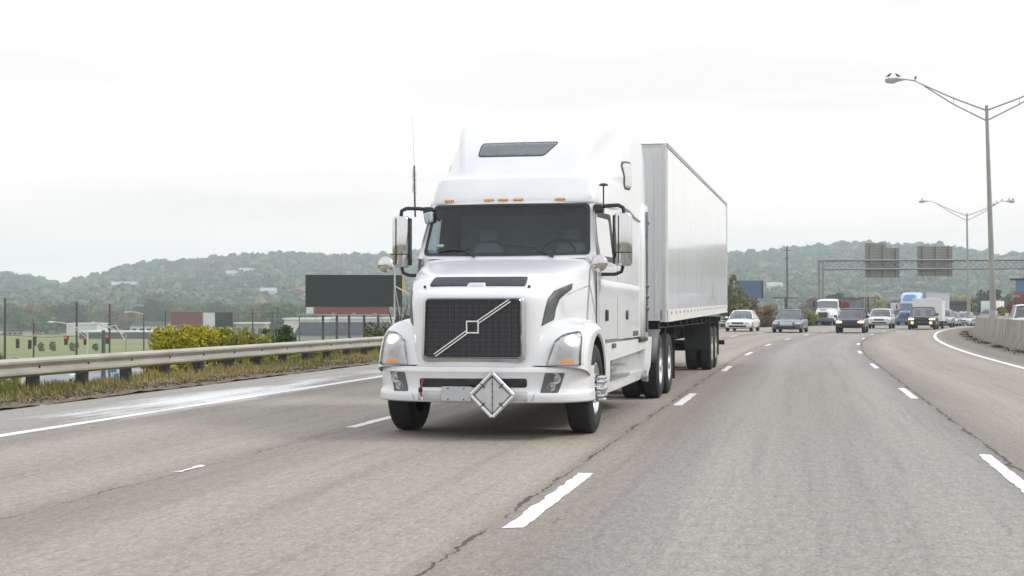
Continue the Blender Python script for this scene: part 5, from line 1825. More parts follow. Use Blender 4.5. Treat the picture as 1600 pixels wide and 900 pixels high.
def cab_truck(name, label, cat, bodyc, capc, kind, group='oncoming trucks'):
    """a conventional lorry in road size; nose at y = 0"""
    root = empty(name, (0, 0, 0), 0, label, cat, group)
    w = 1.2
    rows = [full([(0, 0, 1.50), (.55, 0, 1.48), (.70, .08, 1.3), (.72, .12, .9), (.70, .1, .62)]),
            full([(0, .12, 1.66), (.6, .12, 1.64), (.80, .2, 1.5), (.86, .25, 1.0), (.84, .2, .6)]),
            full([(0, .9, 1.80), (.7, .9, 1.78), (.95, .9, 1.65), (1.0, .9, 1.2), (1.0, .9, .7)]),
            full([(0, 1.9, 1.92), (.8, 1.9, 1.90), (1.08, 1.9, 1.75), (1.12, 1.9, 1.2), (1.1, 1.9, .8)])]
    mb = MB(); mb.loft(rows, cap0=True); hd = mb.build('hood', bodyc, root, smooth=80, subsurf=1)
    for sg in (-1, 1):
        mb = MB()
        rr_ = []
        for ph in np.arange(5, 180, 17.5):
            cc_, ss_ = cos(radians(ph)), sin(radians(ph))
            rr_.append([(sg * x, 1.15 - r_ * cc_, .52 + r_ * ss_ * .9) for r_, x in ((.58, 1.0), (.60, 1.2), (.70, 1.2), (.86, 1.05), (.90, .75))])
        mb.loft(rr_); mb.build('fender', bodyc, root, smooth=80)
        wh = truck_wheel(root, 'front_wheel', sg * 1.02, 1.15, sg)
        MB().sphere((sg * .92, .32, 1.02), .13, 10, 7, (1, .5, .8)).build('headlight', HEADL, root)
        mb = MB(); mb.box(*sorted((sg * 1.28, sg * 1.50)), 2.0, 2.12, 1.95, 2.65); mr = mb.build('mirror', CHROME if kind != 'dump' else DARKMETAL, root, bevel=.03)
        MB().path([(sg * 1.05, 2.2, 2.6), (sg * 1.4, 2.08, 2.6)], .025, 6).build('mirror_arm', BLACKP, mr)
        for y in ((6.6, 7.95) if kind == 'sleeper' else (5.6, 6.95)):
            truck_wheel(root, 'rear_wheel', sg * 1.05, y, sg, w=.28, front=False, dual=True)
    MB().box(-.5, .5, -.035, .02, .85, 1.42).build('grille', GREYP if kind == 'sleeper' else mat('dull_grille', (.03, .03, .032), .4), root, bevel=.03)
    MB().box(-1.2, 1.2, -.15, .12, .45, .80).build('bumper', mat('dull_bumper', (.12, .12, .125), .5, metal=.4) if kind == 'dump' else bodyc, root, bevel=.06)
    back = 3.4 if kind == 'dump' else 4.3
    cabrows = [full([(0, 1.86, 1.85), (.9, 1.92, 1.85), (1.1, 2.05, 1.85), (1.15, 2.3, 1.85), (1.15, back, 1.85)]), full([(0, 2.18, 2.62), (.85, 2.22, 2.62), (1.02, 2.35, 2.62), (1.10, 2.6, 2.62), (1.12, back, 2.62)])]
    low = [(p[0], p[1], .8) for p in cabrows[0]]
    mb = MB(); mb.loft([[(p[0] * .99, max(p[1], 1.95), p[2]) for p in low], cabrows[0]]); cb = mb.build('cab', bodyc, root, smooth=50)
    mb = MB(); mb.loft([[(p[0], p[1], lerp(1.9, 2.6, k)) for p in [(x_[0], lerp(x_[1], y_[1], k), 0) for x_, y_ in zip(cabrows[0], cabrows[1])]] for k in (0, 1)])
    # windshield is the glass strip of the front, sides are painted
    gl = MB(); front = [i for i, p in enumerate(cabrows[0]) if abs(p[0]) <= 1.12 and p[1] < 2.1]
    gl.loft([[(cabrows[0][i][0] * .96, cabrows[0][i][1] - .01, 1.92) for i in front], [(cabrows[1][i][0] * .94, cabrows[1][i][1] - .01, 2.56) for i in front]])
    gl.build('windshield', CARGLASS, cb, smooth=60)
    mb = MB(); mb.hexa([(-1.1, 2.4, 1.85), (1.1, 2.4, 1.85), (1.12, back, 1.85), (-1.12, back, 1.85), (-1.05, 2.45, 2.62), (1.05, 2.45, 2.62), (1.1, back, 2.62), (-1.1, back, 2.62)])
    mb.build('cab_upper', bodyc, cb)
    if kind == 'dump':
        mb = MB(); mb.loft([full([(0, y, z), (.8, y + .05, z - .02), (1.1, y + .15, z - .10)]) for y, z in ((2.1, 2.62), (2.3, 2.80), (3.0, 2.86), (3.4, 2.80))])
        mb.build('cab_roof', bodyc, cb, smooth=80)
        MB().box(-.35, .35, -.01 + .20, .30, 1.60, 1.72).build('hood_badge', REDM, hd, bevel=.02)
        mb = MB()
        bz = [(1.25, 1.0), (1.35, 2.6)]
        mb.hexa([(-1.0, 3.7, 1.15), (1.0, 3.7, 1.15), (1.0, 8.6, 1.15), (-1.0, 8.6, 1.15), (-1.27, 3.55, 2.62), (1.27, 3.55, 2.62), (1.27, 8.8, 2.62), (-1.27, 8.8, 2.62)])
        for y in (4.4, 5.2, 6.0, 6.8, 7.6): mb.box(-1.33, 1.33, y - .05, y + .05, 1.3, 2.6)
        mb.build('tipper_body', mat('tipper_red', (.20, .035, .045), .5, var=.25), root, bevel=.03)
    else:
        mb = MB()
        mb.loft([full([(0, 2.15, 2.62), (.8, 2.2, 2.62), (1.05, 2.4, 2.62), (1.12, 2.9, 2.62), (1.2, back, 2.62)]), full([(0, 2.35, 3.0), (.8, 2.4, 3.0), (1.06, 2.6, 3.0), (1.16, 3.0, 3.0), (1.22, back, 3.0)]),
                 full([(0, 3.0, 3.72), (.85, 3.05, 3.72), (1.08, 3.15, 3.70), (1.18, 3.3, 3.66), (1.22, back, 3.66)]), full([(0, back, 3.95), (.85, back, 3.95), (1.08, back, 3.9), (1.15, back, 3.86), (1.2, back, 3.85)])])
        mb.build('roof_fairing', capc, root, smooth=60, subsurf=1)
        mb = MB(); mb.path([(-1.05, back + .1, .9), (-1.05, back + .1, 3.9)], .09, 8); mb.path([(1.05, back + .1, .9), (1.05, back + .1, 3.9)], .09, 8)
        mb.build('exhaust_stacks', BLACKP, root)
    mb = MB(); mb.box(-.45, .45, .5, 8.4, .55, 1.0)
    mb.build('chassis', DARKMETAL, root)
    return root


def box_trailer(name, label, cat, L_, col, z0=1.15, z1=4.05, w=1.28, y0=0.0, group='oncoming trucks', wheels=True):
    root = empty(name, (0, 0, 0), 0, label, cat, group)
    mb = MB(); mb.box(-w, w, y0, y0 + L_, z0, z1); mb.build('box_body', col, root, bevel=.03)
    mb = MB()
    for sg in (-1, 1): mb.box(*sorted((sg * (w - .05), sg * (w + .02))), y0, y0 + L_, z1 - .1, z1 + .01)
    mb.build('top_rail', SATIN, root)
    if wheels:
        for sg in (-1, 1):
            for y in (y0 + L_ - 2.6, y0 + L_ - 1.3): truck_wheel(root, 'trailer_wheel', sg * 1.03, y, sg, w=.27, front=False, dual=True)
        MB().box(-.5, .5, y0 + 1, y0 + L_ - .4, z0 - .35, z0).build('trailer_frame', DARKMETAL, root)
    return root


dump = cab_truck('dump_truck', 'white tipper truck with dark red body beside the gantry leg', 'dump truck', paint('white', (.78, .78, .77)), None, 'dump')
place(dump, 1285.5, 150)
blue = cab_truck('semi_truck', 'blue semi truck with tall pale blue fairing behind the dark pickup', 'semi truck', paint('blue', (.085, .19, .33)), paint('pale_blue', (.46, .56, .70)), 'sleeper')
place(blue, 1414, 168)
MB().loft([full([(0, 2.33, 3.02), (.8, 2.38, 3.02)]), full([(0, 2.97, 3.70), (.6, 3.0, 3.66)])]).build('fairing_panel', paint('mid_blue', (.12, .25, .55)), blue)
s0, l0 = road_sl(*blue.location[:2])
bt = box_trailer('semi_trailer', 'grey white trailer behind the blue semi truck', 'semi trailer', 11.0, mat('trailer_grey', (.40, .42, .45), .4, var=.08))
bt.location = road(s0 + 5.6, l0 + .1); bt.rotation_euler = (0, 0, heading(s0 + 12) - .05)
camper = box_trailer('cargo_trailer', 'boxy white trailer towed right behind the dark pickup', 'trailer', 3.4, mat('trailer_white2', (.72, .72, .71), .4, var=.06), z0=.6, z1=2.38, w=1.12, wheels=False, group='oncoming pickups and vans')
s1, l1 = road_sl(*c5.location[:2])
camper.location = road(s1 + 6.8, l1 - .02); camper.rotation_euler = (0, 0, heading(s1 + 9))
for sg in (-1, 1): wheel(camper, sg * 1.0, 1.9, sg, .36, .22)
MB().path([(0, -1.4, .5), (0, .2, .7)], .05, 6).build('tow_bar', DARKMETAL, camper)


def box_van(name, label, px, D, H_=3.1, L_=6.5, cabc=(.74, .74, .73), group='oncoming box trucks', dz=0.0):
    root = empty(name, (0, 0, 0), 0, label, 'box truck', group)
    pc_ = paint('van_white', cabc)
    rows = [full([(0, 0, .45), (.85, .05, .45), (.98, .25, .45), (1.0, 2.0, .45)]), full([(0, -.02, .9), (.85, .03, .9), (.98, .22, .9), (1.0, 2.0, .9)]), full([(0, .12, 1.25), (.83, .17, 1.25), (.97, .35, 1.25), (1.0, 2.0, 1.25)]),
            full([(0, .55, 1.95), (.75, .6, 1.95), (.88, .75, 1.95), (.93, 2.0, 1.95)]), full([(0, .9, 2.1), (.7, .95, 2.1), (.8, 1.05, 2.08), (.85, 2.0, 2.08)])]
    mb = MB(); mb.loft(rows); cb = mb.build('cab', pc_, root, smooth=60)
    mb = MB(); mb.loft([[(x, y - .012, z) for x, y, z in ((-.80, .20, 1.29), (0, .14, 1.29), (.80, .20, 1.29))], [(x, y - .012, z) for x, y, z in ((-.73, .60, 1.92), (0, .54, 1.92), (.73, .60, 1.92))]])
    mb.build('windshield', mat('dark_glass', (.03, .035, .04), .08, coat=.5, spec=.8), cb, smooth=60)
    MB().box(-.5, .5, -.045, 0, .62, .86).build('grille', BLACKP, cb, bevel=.02)
    MB().box(-.95, .95, -.07, .1, .35, .5).build('bumper', GREYP, root, bevel=.02)
    for sg in (-1, 1):
        MB().box(*sorted((sg * .6, sg * .88)), -.03, .05, .70, .88).build('headlight', HEADL, root, bevel=.02)
        MB().box(*sorted((sg * 1.05, sg * 1.25)), .6, .72, 1.3, 1.62).build('mirror', BLACKP, root, bevel=.02)
        wheel(root, sg * .88, .95, sg, .40, .25); wheel(root, sg * .92, L_ - 1.6, sg, .40, .3)
    mb = MB(); mb.box(-1.15, 1.15, 1.5 if H_ > 2.5 else 2.0, L_, .75, H_)
    mb.build('cargo_box', mat('cargo_white', (.72, .72, .71), .4, var=.06), root, bevel=.04)
    MB().box(-.4, .4, .5, L_ - .2, .4, .75).build('chassis', DARKMETAL, root)
    place(root, px, D, dz=dz)
    return root


box_van('box_truck', 'box truck with dark windshield left of the blue semi truck', 1402, 172, H_=2.75, cabc=(.30, .30, .31))
box_van('box_truck', 'white box truck partly behind the tall lamp post beyond the barrier', 1540, 222, H_=3.3, dz=.75)

# vehicle on the other carriageway, seen from behind and cropped by the right edge
wv = make_car('suv', 'white vehicle seen from behind over the barrier at the right edge', 'car', paint('white', (.78, .78, .77)), 'suv', W=1.95, Hh=1.74, Ln=4.9, group=None)
X, Y, _ = spot(1611, 75, 0)
s_, l_o = road_sl(X, Y)
wv.location = road(s_ + 4.9, l_o); wv.rotation_euler = (0, 0, pi + heading(s_))

# ================================================================== roadside furniture
STEELG = mat('aluminium_pole', (0.34, 0.335, 0.32), 0.5, metal=.5, var=.2, vstretch=(1, 1, .2))
HEADG = mat('luminaire_grey', (0.40, 0.42, 0.42), 0.5, metal=.3, var=.15)
BIRD = mat('bird_feathers', (0.035, 0.033, 0.035), 0.8, var=.3)


def lamp_post(label, loc, rz, zb, zt, arm, lean=0.0):
    root = empty('street_lamp', loc, rz, label, 'street lamp', 'twin arm lamps on the median')
    mb = MB(); mb.path([(0, 0, zb), (lean * .5, 0, (zb + zt) / 2), (lean, 0, zt + .25)], [.155, .115, .075], 12)
    mb.build('pole', STEELG, root, smooth=60)
    mb = MB(); mb.lathe([(0, .21), (.30, .20), (.34, .16), (.36, .16)], 'z', (0, 0, zb), 14); mb.build('pole_base', STEELG, root, smooth=50)
    for sg in (-1, 1):
        mb = MB()
        tip = (lean + sg * arm, 0, zt + 1.52)
        mb.path([(lean, 0, zt), (lean + sg * arm * .40, 0, zt + .60), (lean + sg * arm * .72, 0, zt + 1.16), (lean + sg * arm * .88, 0, zt + 1.46), tip], [.04, .036, .032, .03, .03], 8)
        mb.path([(lean, 0, zt - .50), (lean + sg * arm * .40, 0, zt + .30), (lean + sg * arm * .76, 0, zt + 1.20)], [.036, .032, .03], 8)
        mb.path([(lean + sg * arm * .40, 0, zt + .60), (lean + sg * arm * .40, 0, zt + .30)], .014, 6)
        mb.build('arm', STEELG, root, smooth=60)
        mb = MB()
        x0 = lean + sg * arm
        rows = []
        for k, hw_, h1, h0 in ((0, .05, .05, -.03), (.15, .10, .07, -.06), (.45, .17, .10, -.12), (.78, .16, .09, -.16), (.92, .08, .04, -.10)):
            rows.append([(x0 + sg * k, -hw_, zt + 1.50 + h1 * .4), (x0 + sg * k, 0, zt + 1.50 + h1), (x0 + sg * k, hw_, zt + 1.50 + h1 * .4), (x0 + sg * k, hw_ * .8, zt + 1.50 + h0), (x0 + sg * k, -hw_ * .8, zt + 1.50 + h0)])
        mb.loft(rows, closed=True, cap0=True, cap1=True)
        hd = mb.build('lamp_head', HEADG, root, smooth=60)
        MB().sphere((x0 + sg * .58, 0, zt + 1.50 - .12), .13, 12, 6, (1.4, .9, .6)).build('lamp_bowl', mat('lamp_bowl', (.6, .62, .62), .2, var=.1), hd)
    return root


def bird(loc, rz, label):
    root = empty('bird', loc, rz, label, 'bird', 'birds perched on the street lamps')
    mb = MB()
    mb.path([(-.20, 0, .05), (-.10, 0, .09), (-.02, 0, .13), (.06, 0, .17), (.10, 0, .22), (.13, 0, .25), (.16, 0, .255), (.20, 0, .245)], [.012, .035, .065, .062, .045, .042, .03, .006], 8)
    mb.build('body', BIRD, root, smooth=80)
    MB().path([(.0, -.02, .10), (.01, -.02, 0)], .008, 5).build('leg', BIRD, root)
    MB().path([(.0, .02, .10), (.01, .02, 0)], .008, 5).build('leg', BIRD, root)
    mb = MB(); mb.hexa([(-.24, -.03, .03), (-.08, -.05, .08), (-.08, .05, .08), (-.24, .03, .03), (-.24, -.03, .045), (-.08, -.05, .10), (-.08, .05, .10), (-.24, .03, .045)])
    mb.build('tail', BIRD, root)
    root.scale = (.78, .78, .78)


D1 = 69.0
X, Y, _ = spot(1552, D1, 0); z1 = zat(172, D1)
lp1 = lamp_post('near tall twin arm street lamp on the median with three birds on its head', (X, Y, 0), YAW * 1.0, 1.05, z1, 4.0, -.28)
D2 = 146.0
X2, Y2, _ = spot(1513, D2, 0); z2 = zat(337, D2)
lp2 = lamp_post('farther twin arm street lamp on the median, its right head full of birds', (X2, Y2, 0), YAW, .6, z2, 4.0, -.1)


def lp_pt(lp, x, z):
    return lp.matrix_basis @ Vector((x, 0, z))


for (x, dz, rz, lab) in ((-.28 - 4.75, 1.60, .4, 'dark bird at the outer tip of the near lamp head'), (-.28 - 4.3, 1.59, 2.6, 'dark bird on the neck of the near lamp head'), (-.28 - 3.45, 1.47, 1.2, 'dark bird perched on the arm of the near lamp')):
    bird(lp_pt(lp1, x, z1 + dz), rz, lab)
for (x, dz, rz, lab) in ((-.1 - 4.6, 1.60, 1.0, 'lone dark bird on the left head of the far lamp'), (-.1 + 4.75, 1.6, .3, 'dark bird at the outer end of the far lamp right head'), (-.1 + 4.35, 1.6, 2.5, 'dark bird on the neck of the far lamp right head'),
                        (-.1 + 3.6, 1.51, .5, 'upper bird on the right arm of the far lamp'), (-.1 + 3.1, 1.27, 2.8, 'middle bird on the right arm of the far lamp'), (-.1 + 2.75, 1.10, .6, 'lowest bird on the right arm of the far lamp')):
    bird(lp_pt(lp2, x, z2 + dz), rz, lab)

# ---- sign gantry
GD = 160.0
GXL = spot(1283, GD, 0); GXR = spot(1640, 168.0, 0)
ga = Vector((GXL[0], GXL[1], 0)); gb = Vector((GXR[0], GXR[1], 0))
GSTEEL = mat('gantry_steel', (0.24, 0.25, 0.25), 0.5, metal=.4, var=.2)
gz0, gz1 = zat(421, GD), zat(407, GD)
gant = empty('sign_gantry', tuple(ga), 0, 'grey steel truss gantry spanning the highway behind the traffic', 'sign gantry')
u = (gb - ga); GL_ = u.length; u.normalize(); nrm = Vector((-u.y, u.x, 0))
gant.rotation_euler = (0, 0, atan2(u.y, u.x))
rise = .10 / 26 * GL_
def gz(x, z): return z + .012 * x
mb = MB()
for yy in (-.5, .5):
    for z in (gz0, gz1): mb.path([(0, yy, z), (GL_ + 4, yy, gz(GL_ + 4, z))], .095, 8)
mb.build('chord', GSTEEL, gant, smooth=60)
mb = MB()
n = 22
for yy in (-.5, .5):
    for k in range(n):
        xa, xb = (GL_ + 4) * k / n, (GL_ + 4) * (k + 1) / n
        mb.path([(xa, yy, gz(xa, gz0 if k % 2 else gz1)), (xb, yy, gz(xb, gz1 if k % 2 else gz0))], .035, 5)
        mb.path([(xa, yy, gz(xa, gz1 if k % 2 else gz0)), (xb, yy, gz(xb, gz0 if k % 2 else gz1))], .035, 5)
mb.build('lattice', GSTEEL, gant)
for yy in (-.5, .5):
    mb = MB(); mb.path([(0, yy, -3), (0, yy, gz1)], .12, 10); mb.build('leg', GSTEEL, gant, smooth=60)
    mb = MB(); mb.path([(GL_ + 3.5, yy, -3), (GL_ + 3.5, yy, gz(GL_, gz1))], .12, 10); mb.build('leg', GSTEEL, gant, smooth=60)
mb = MB()
for z in np.arange(0.5, gz0, 1.3): mb.path([(0, -.5, z), (0, .5, z + .6)], .03, 5)
mb.build('leg_brace', GSTEEL, gant)
SIGNB = bpy.data.materials.new('sign_back'); SIGNB.use_nodes = True
nt = SIGNB.node_tree; b = nt.nodes["Principled BSDF"]
sxx = nt.nodes.new("ShaderNodeSeparateXYZ"); nt.links.new(texco(nt), sxx.inputs[0])
rib = math_node(nt, 'LESS_THAN', math_node(nt, 'FRACT', math_node(nt, 'MULTIPLY', math_node(nt, 'ADD', sxx.outputs[2], 20.0), 3.2)), 0.12)
nt.links.new(mixc(nt, rib, mixc(nt, noise(nt, 1.5, 4, texco(nt)), (0.27, 0.26, 0.225), (0.20, 0.20, 0.18)), (0.12, 0.12, 0.105)), b.inputs['Base Color'])
b.inputs['Roughness'].default_value = .5; b.inputs['Metallic'].default_value = .3


def gx_of(px):
    """distance along the gantry seen at px"""
    t = (px - 800.0) / FOC
    # solve ga + u*x on the viewing ray
    dx, dy = t * _c - _s, t * _s + _c
    # (ga.x + u.x x) * dy = (ga.y + u.y x) * dx
    return (ga.y * dx - ga.x * dy) / (u.x * dy - u.y * dx)


for (lab, x0, x1, parts) in (('left sign board seen from behind on the gantry, with a raised left half', 1357, 1411, ((1357, 1390, 380, 434), (1390, 1411, 387, 434))), ('right sign board seen from behind on the gantry, plain rectangle', 1439, 1494, ((1439, 1494, 384, 431),))):
    root = empty('highway_sign', tuple(ga), 0, lab, 'road sign', 'sign boards seen from behind')
    root.rotation_euler = gant.rotation_euler
    for (p0, p1, ya, yb) in parts:
        a, b_ = gx_of(p0), gx_of(p1)
        Dm = 163.0
        mb = MB(); mb.box(a + .003, b_ - .003, .72, .76, zat(yb, Dm), zat(ya, Dm))
        mb.build('sign_board', SIGNB, root)
    mb = MB()
    for k in range(3):
        px = lerp(x0 + 8, x1 - 6, k / 2)
        x = gx_of(px); mb.box(x - .07, x + .07, .60, .72, zat(432, 163), zat(383 if px < 1390 or x0 > 1420 else 389, 163))
    mb.build('hanger_post', GSTEEL, root)

# ---- utility poles and street poles
POLEM = mat('dark_pole', (0.055, 0.05, 0.045), 0.85, var=.3)
POLEG = mat('green_pole', (0.045, 0.085, 0.065), 0.5, var=.2)
POLEW = mat('pale_pole', (0.62, 0.60, 0.57), 0.5, var=.1)


def pole(name, label, px, D, ytop, r=.12, m=POLEM, cat='utility pole', cross=(), group='poles beside the highway', z0=None):
    X, Y, z = spot(px, D)
    z = z if z0 is None else z0
    root = empty(name, (X, Y, z), YAW, label, cat, group)
    h = zat(ytop, D) - z
    MB().path([(0, 0, -.4), (0, 0, h)], [r, r * .7], 8).build('shaft', m, root, smooth=60)
    for (hz_, w_) in cross:
        MB().box(-w_, w_, -.06, .06, h - hz_ - .07, h - hz_ + .07).build('crossarm', m, root)
    return root, h


p_, h = pole('utility_pole', 'leftmost dark pole rising above the guardrail', 8, 150, 465, .16)
p_, h = pole('utility_pole', 'thin dark pole above the wide tree left of the street lamp arms', 53, 165, 505, .13)
p_, h = pole('utility_pole', 'dark pole crossing the long white roof edge', 120, 158, 471, .15)
p_, h = pole('utility_pole', 'dark pole topmost among the traffic signals', 171.5, 170, 475, .14)
p_, h = pole('street_pole', 'dark pole with a pale curved arm pointing left', 225, 190, 491, .12, cat='street lamp')
MB().path([(0, 0, h - .05), (-.9, 0, h + .25), (-1.9, 0, h + .35), (-2.2, 0, h + .30)], .05, 6).build('lamp_arm', POLEW, p_)
MB().sphere((-2.35, 0, h + .27), .2, 8, 5, (1.5, .7, .5)).build('lamp_head', POLEW, p_)
p_, h = pole('utility_pole', 'dark pole left of the red billboard', 258.5, 185, 486, .13)
p_, h = pole('utility_pole', 'short dark pole at the left end of the yellow bush', 254, 180, 511, .11)
p_, h = pole('utility_pole', 'dark pole right of the black and white billboard', 395, 260, 483, .18, cross=((.8, .5),))
p_, h = pole('utility_pole', 'short crossarm pole above the dark green bush', 425.5, 250, 488, .16, cross=((.15, 1.3),))
p_, h = pole('utility_pole', 'thin pole at the left foot of the black billboard', 468, 210, 495, .10)
p_, h = pole('utility_pole', 'slim pole beside the long pale building', 434, 300, 480, .10, cross=((.3, .4),))
p_, h = pole('utility_pole', 'tall thin mast rising into the sky right of the trailer', 1230, 300, 384, .21, cross=((1.0, .7), (2.6, .5)))
p_, h = pole('utility_pole', 'short T shaped pole above the slate sedan', 1227.5, 215, 464, .22, cross=((.15, 1.9),))
p_, h = pole('utility_pole', 'short T shaped pole above the white sport utility car', 1356.5, 230, 464, .22, cross=((.15, 1.7),))
p_, h = pole('utility_pole', 'thin grey mast left of the first sign board', 1350.5, 300, 425, .12, m=STEELG)
p_, h = pole('utility_pole', 'stub pole near the foot of the far lamp', 1518, 190, 475, .14)
# green signal mast with pale curved arms and the pale street lamp
p_, h = pole('signal_mast', 'thick green mast with two pale curved arms', 162, 140, 516, .26, m=POLEG, cat='signal mast', group=None)
MB().path([(2.1, 0, h - 2.2 + 1.2), (1.2, 0, h - .1 + .6), (.2, 0, h + .3), (-.9, 0, h + .75)], .055, 6).build('curved_arm', POLEW, p_)
MB().path([(2.0, 0, h - .35), (1.0, 0, h + .05), (.0, 0, h + .55), (-1.2, 0, h + .85)], .055, 6).build('curved_arm', POLEW, p_)
p_, h = pole('street_lamp', 'pale street lamp with a long arm sweeping left', 137, 140, 518, .12, m=POLEW, cat='street lamp', group=None)
MB().path([(0, 0, h - .3), (-1.0, 0, h + .35), (-2.3, 0, h + .85), (-3.3, 0, h + .95)], .05, 6).build('curved_arm', POLEW, p_)
MB().path([(0, 0, h - .7), (-1.0, 0, h + .1), (-2.0, 0, h + .65)], .04, 6).build('curved_arm', POLEW, p_)
MB().sphere((-3.6, 0, h + .92), .2, 10, 6, (1.8, .8, .6)).build('lamp_head', POLEW, p_)
p_, h = pole('signal_post', 'slim grey post just right of the green mast', 197, 150, 521, .12, m=STEELG, cat='signal post', group=None)
p_, h = pole('street_sign', 'post with a small blue sign seen under the rail', 176, 130, 566, .06, m=STEELG, cat='street sign', group=None)
MB().box(-.42, .42, -.10, -.06, h - .9, h + .1).build('sign_plate', mat('sign_blue', (.08, .16, .42), .4, var=.1), p_)
MB().box(.20, .62, -.10, -.06, h - 1.6, h - 1.0).build('sign_plate', mat('sign_blue', (.08, .16, .42), .4, var=.1), p_)
SIGH = mat('signal_housing', (.02, .022, .02), .6, var=.2)
SIGY = mat('signal_yellow', (.55, .38, .05), .6, var=.2)
REDLIT = mat('red_light', (.6, .05, .05), .3, emit=(1.0, .08, .06), estr=.25)
for i, (px, py, hm_, lab) in enumerate(((28, 536, SIGY, 'yellow topped signal head nearest the left edge'), (47, 537, SIGH, 'black signal head between the two leftmost poles'), (54.5, 532, SIGY, 'yellow backed signal head on the thin pole'), (103.5, 531, SIGH, 'red lit signal head left of the pole by the white roof'),
                                       (134, 531, SIGH, 'red lit signal head beside the pale street lamp'), (168, 529, SIGH, 'red lit signal head right of the green mast'))):
    X, Y, _ = spot(px, 152, 0); z = zat(py, 152)
    root = empty('traffic_signal', (X, Y, z), YAW, lab, 'traffic signal', 'traffic signals over the lower street')
    MB().box(-.17, .17, -.14, .14, -.55, .40).build('signal_housing', SIGH, root, bevel=.03)
    if hm_ is SIGY:
        MB().box(-.26, .26, -.12, .16, .40, .62).build('signal_cap', SIGY, root, bevel=.03)
    else:
        MB().sphere((0, -.15, .22), .15, 10, 6, (1, .5, 1)).build('signal_lens', REDLIT if px > 90 else SIGH, root)
        if px > 90: MB().box(-.27, .27, .10, .14, .0, .42).build('backplate', REDM, root)
X0, Y0, _ = spot(-60, 152, 0); X1, Y1, _ = spot(200, 152, 0)
sw = MB().path([(X0, Y0, zat(519, 152)), ((X0 + X1) / 2, (Y0 + Y1) / 2, zat(527, 152)), (X1, Y1, zat(523, 152))], .02, 4).build('span_wire', DARKMETAL)
tag(sw, 'thin black wire carrying the traffic signals', 'wire')

# ---- lower street and the car on it
stm = mat('street_asphalt', (.26, .26, .265), .85, var=.2, vscale=.15)
def low_strip(name, pts_a, pts_b, z, m, label):
    V = []
    for (px, D) in pts_a: V.append((*spot(px, D, 0)[:2], z))
    for (px, D) in pts_b: V.append((*spot(px, D, 0)[:2], z))
    n = len(pts_a)
    o = mesh_np(name, V, np.array([(i, i + 1, n + i + 1, n + i) for i in range(n - 1)]), m)
    tag(o, label, 'street', kind='structure')
low_strip('street', [(-120, 172), (120, 178), (400, 190), (760, 215)], [(-120, 222), (120, 236), (400, 262), (760, 300)], LOW + .05, stm, 'grey street crossing below the highway')
wc = make_car('sedan', 'small white car on the street below the guardrail', 'car', paint('white', (.78, .78, .77)), 'suv', W=1.85, Hh=1.7, Ln=4.6, group=None)
X, Y, _ = spot(120, 187, 0); wc.location = (X, Y, LOW + .05); wc.rotation_euler = (0, 0, YAW + .25)
for i, (px, D, colr, lab) in enumerate(((537, 262, (.10, .11, .12), 'dark parked car below the black billboard'), (560, 268, (.7, .7, .7), 'white parked car under the right posts of the black billboard'))):
    k_ = make_car('sedan', lab, 'car', paint(('dark', 'white')[i], colr), 'sedan', group='cars parked below the highway')
    X, Y, _ = spot(px, D, 0); k_.location = (X, Y, LOW + .05); k_.rotation_euler = (0, 0, YAW + 1.3)

# ---- billboards
def billboard(label, D, x0, x1, yt, yb, face, name='billboard', skirt=None, posts=(), skew=0.0, edge=None, frame=None, back=.35):
    xc = (x0 + x1) / 2
    X, Y, z = spot(xc, D)
    root = empty(name, (X, Y, 0), YAW + skew, label, 'billboard', 'billboards beyond the guardrail')
    w_ = (x1 - x0) / 2 / FOC * D
    za, zb_ = zat(yt, D), zat(yb, D)
    MB().box(-w_, w_, 0, back, zb_, za).build('panel', face, root)
    if skirt:
        sx0, sx1, sy0, sy1, sm = skirt
        MB().box((sx0 - xc) / FOC * D, (sx1 - xc) / FOC * D, .05, .3, zat(sy1, D), zat(sy0, D)).build('skirt', sm, root)
    for px in posts:
        x = (px - xc) / FOC * D
        MB().box(x - .17, x + .17, .4, .75, min(z, LOW) - .5 - 0 * x, zat(yb - 4, D)).build('post', POLEM, root)
    if frame:
        t_ = .18
        mb = MB(); mb.box(-w_ - t_, -w_, -.03, back + .02, zb_, za + t_); mb.box(w_, w_ + t_, -.03, back + .02, zb_, za + t_); mb.box(-w_, w_, -.03, back + .02, za, za + t_)
        mb.build('frame', frame, root)
    return root, w_, za, zb_


BLK = mat('billboard_black', (.008, .010, .013), .8, var=.18, vscale=.6, spec=.15)
RUST = bpy.data.materials.new('rust_skirt'); RUST.use_nodes = True
nt = RUST.node_tree; b = nt.nodes["Principled BSDF"]
sxx = nt.nodes.new("ShaderNodeSeparateXYZ"); nt.links.new(texco(nt), sxx.inputs[0])
rib = math_node(nt, 'LESS_THAN', math_node(nt, 'FRACT', math_node(nt, 'MULTIPLY', math_node(nt, 'ADD', sxx.outputs[0], 50.0), 3.4)), 0.25)
nt.links.new(mixc(nt, rib, (.24, .075, .05), (.12, .045, .035)), b.inputs['Base Color']); b.inputs['Roughness'].default_value = .8
REDB = mat('billboard_red', (.17, .042, .034), .7, var=.2, vscale=.5)
WHB = mat('billboard_white', (.62, .64, .66), .6, var=.12, vscale=.5)
bb, w_, za, zb_ = billboard('big black blank billboard on dark posts left of the truck', 200, 478, 628, 429.5, 479.5, BLK, skirt=(492, 608, 479.6, 491, RUST), posts=(505, 526.5, 545.5, 569, 591), skew=.12)
MB().box(w_ + .02, w_ + .35, .05, .30, za - 2.9, za - .05).build('side_strip', mat('yellow_strip', (.62, .42, .05), .6, var=.15), bb)
MB().box(-w_ - .9, w_ + .9, -.9, -.1, zat(492.5, 200), zat(491, 200)).build('catwalk', mat('catwalk_grey', (.35, .34, .32), .6, var=.2), bb)
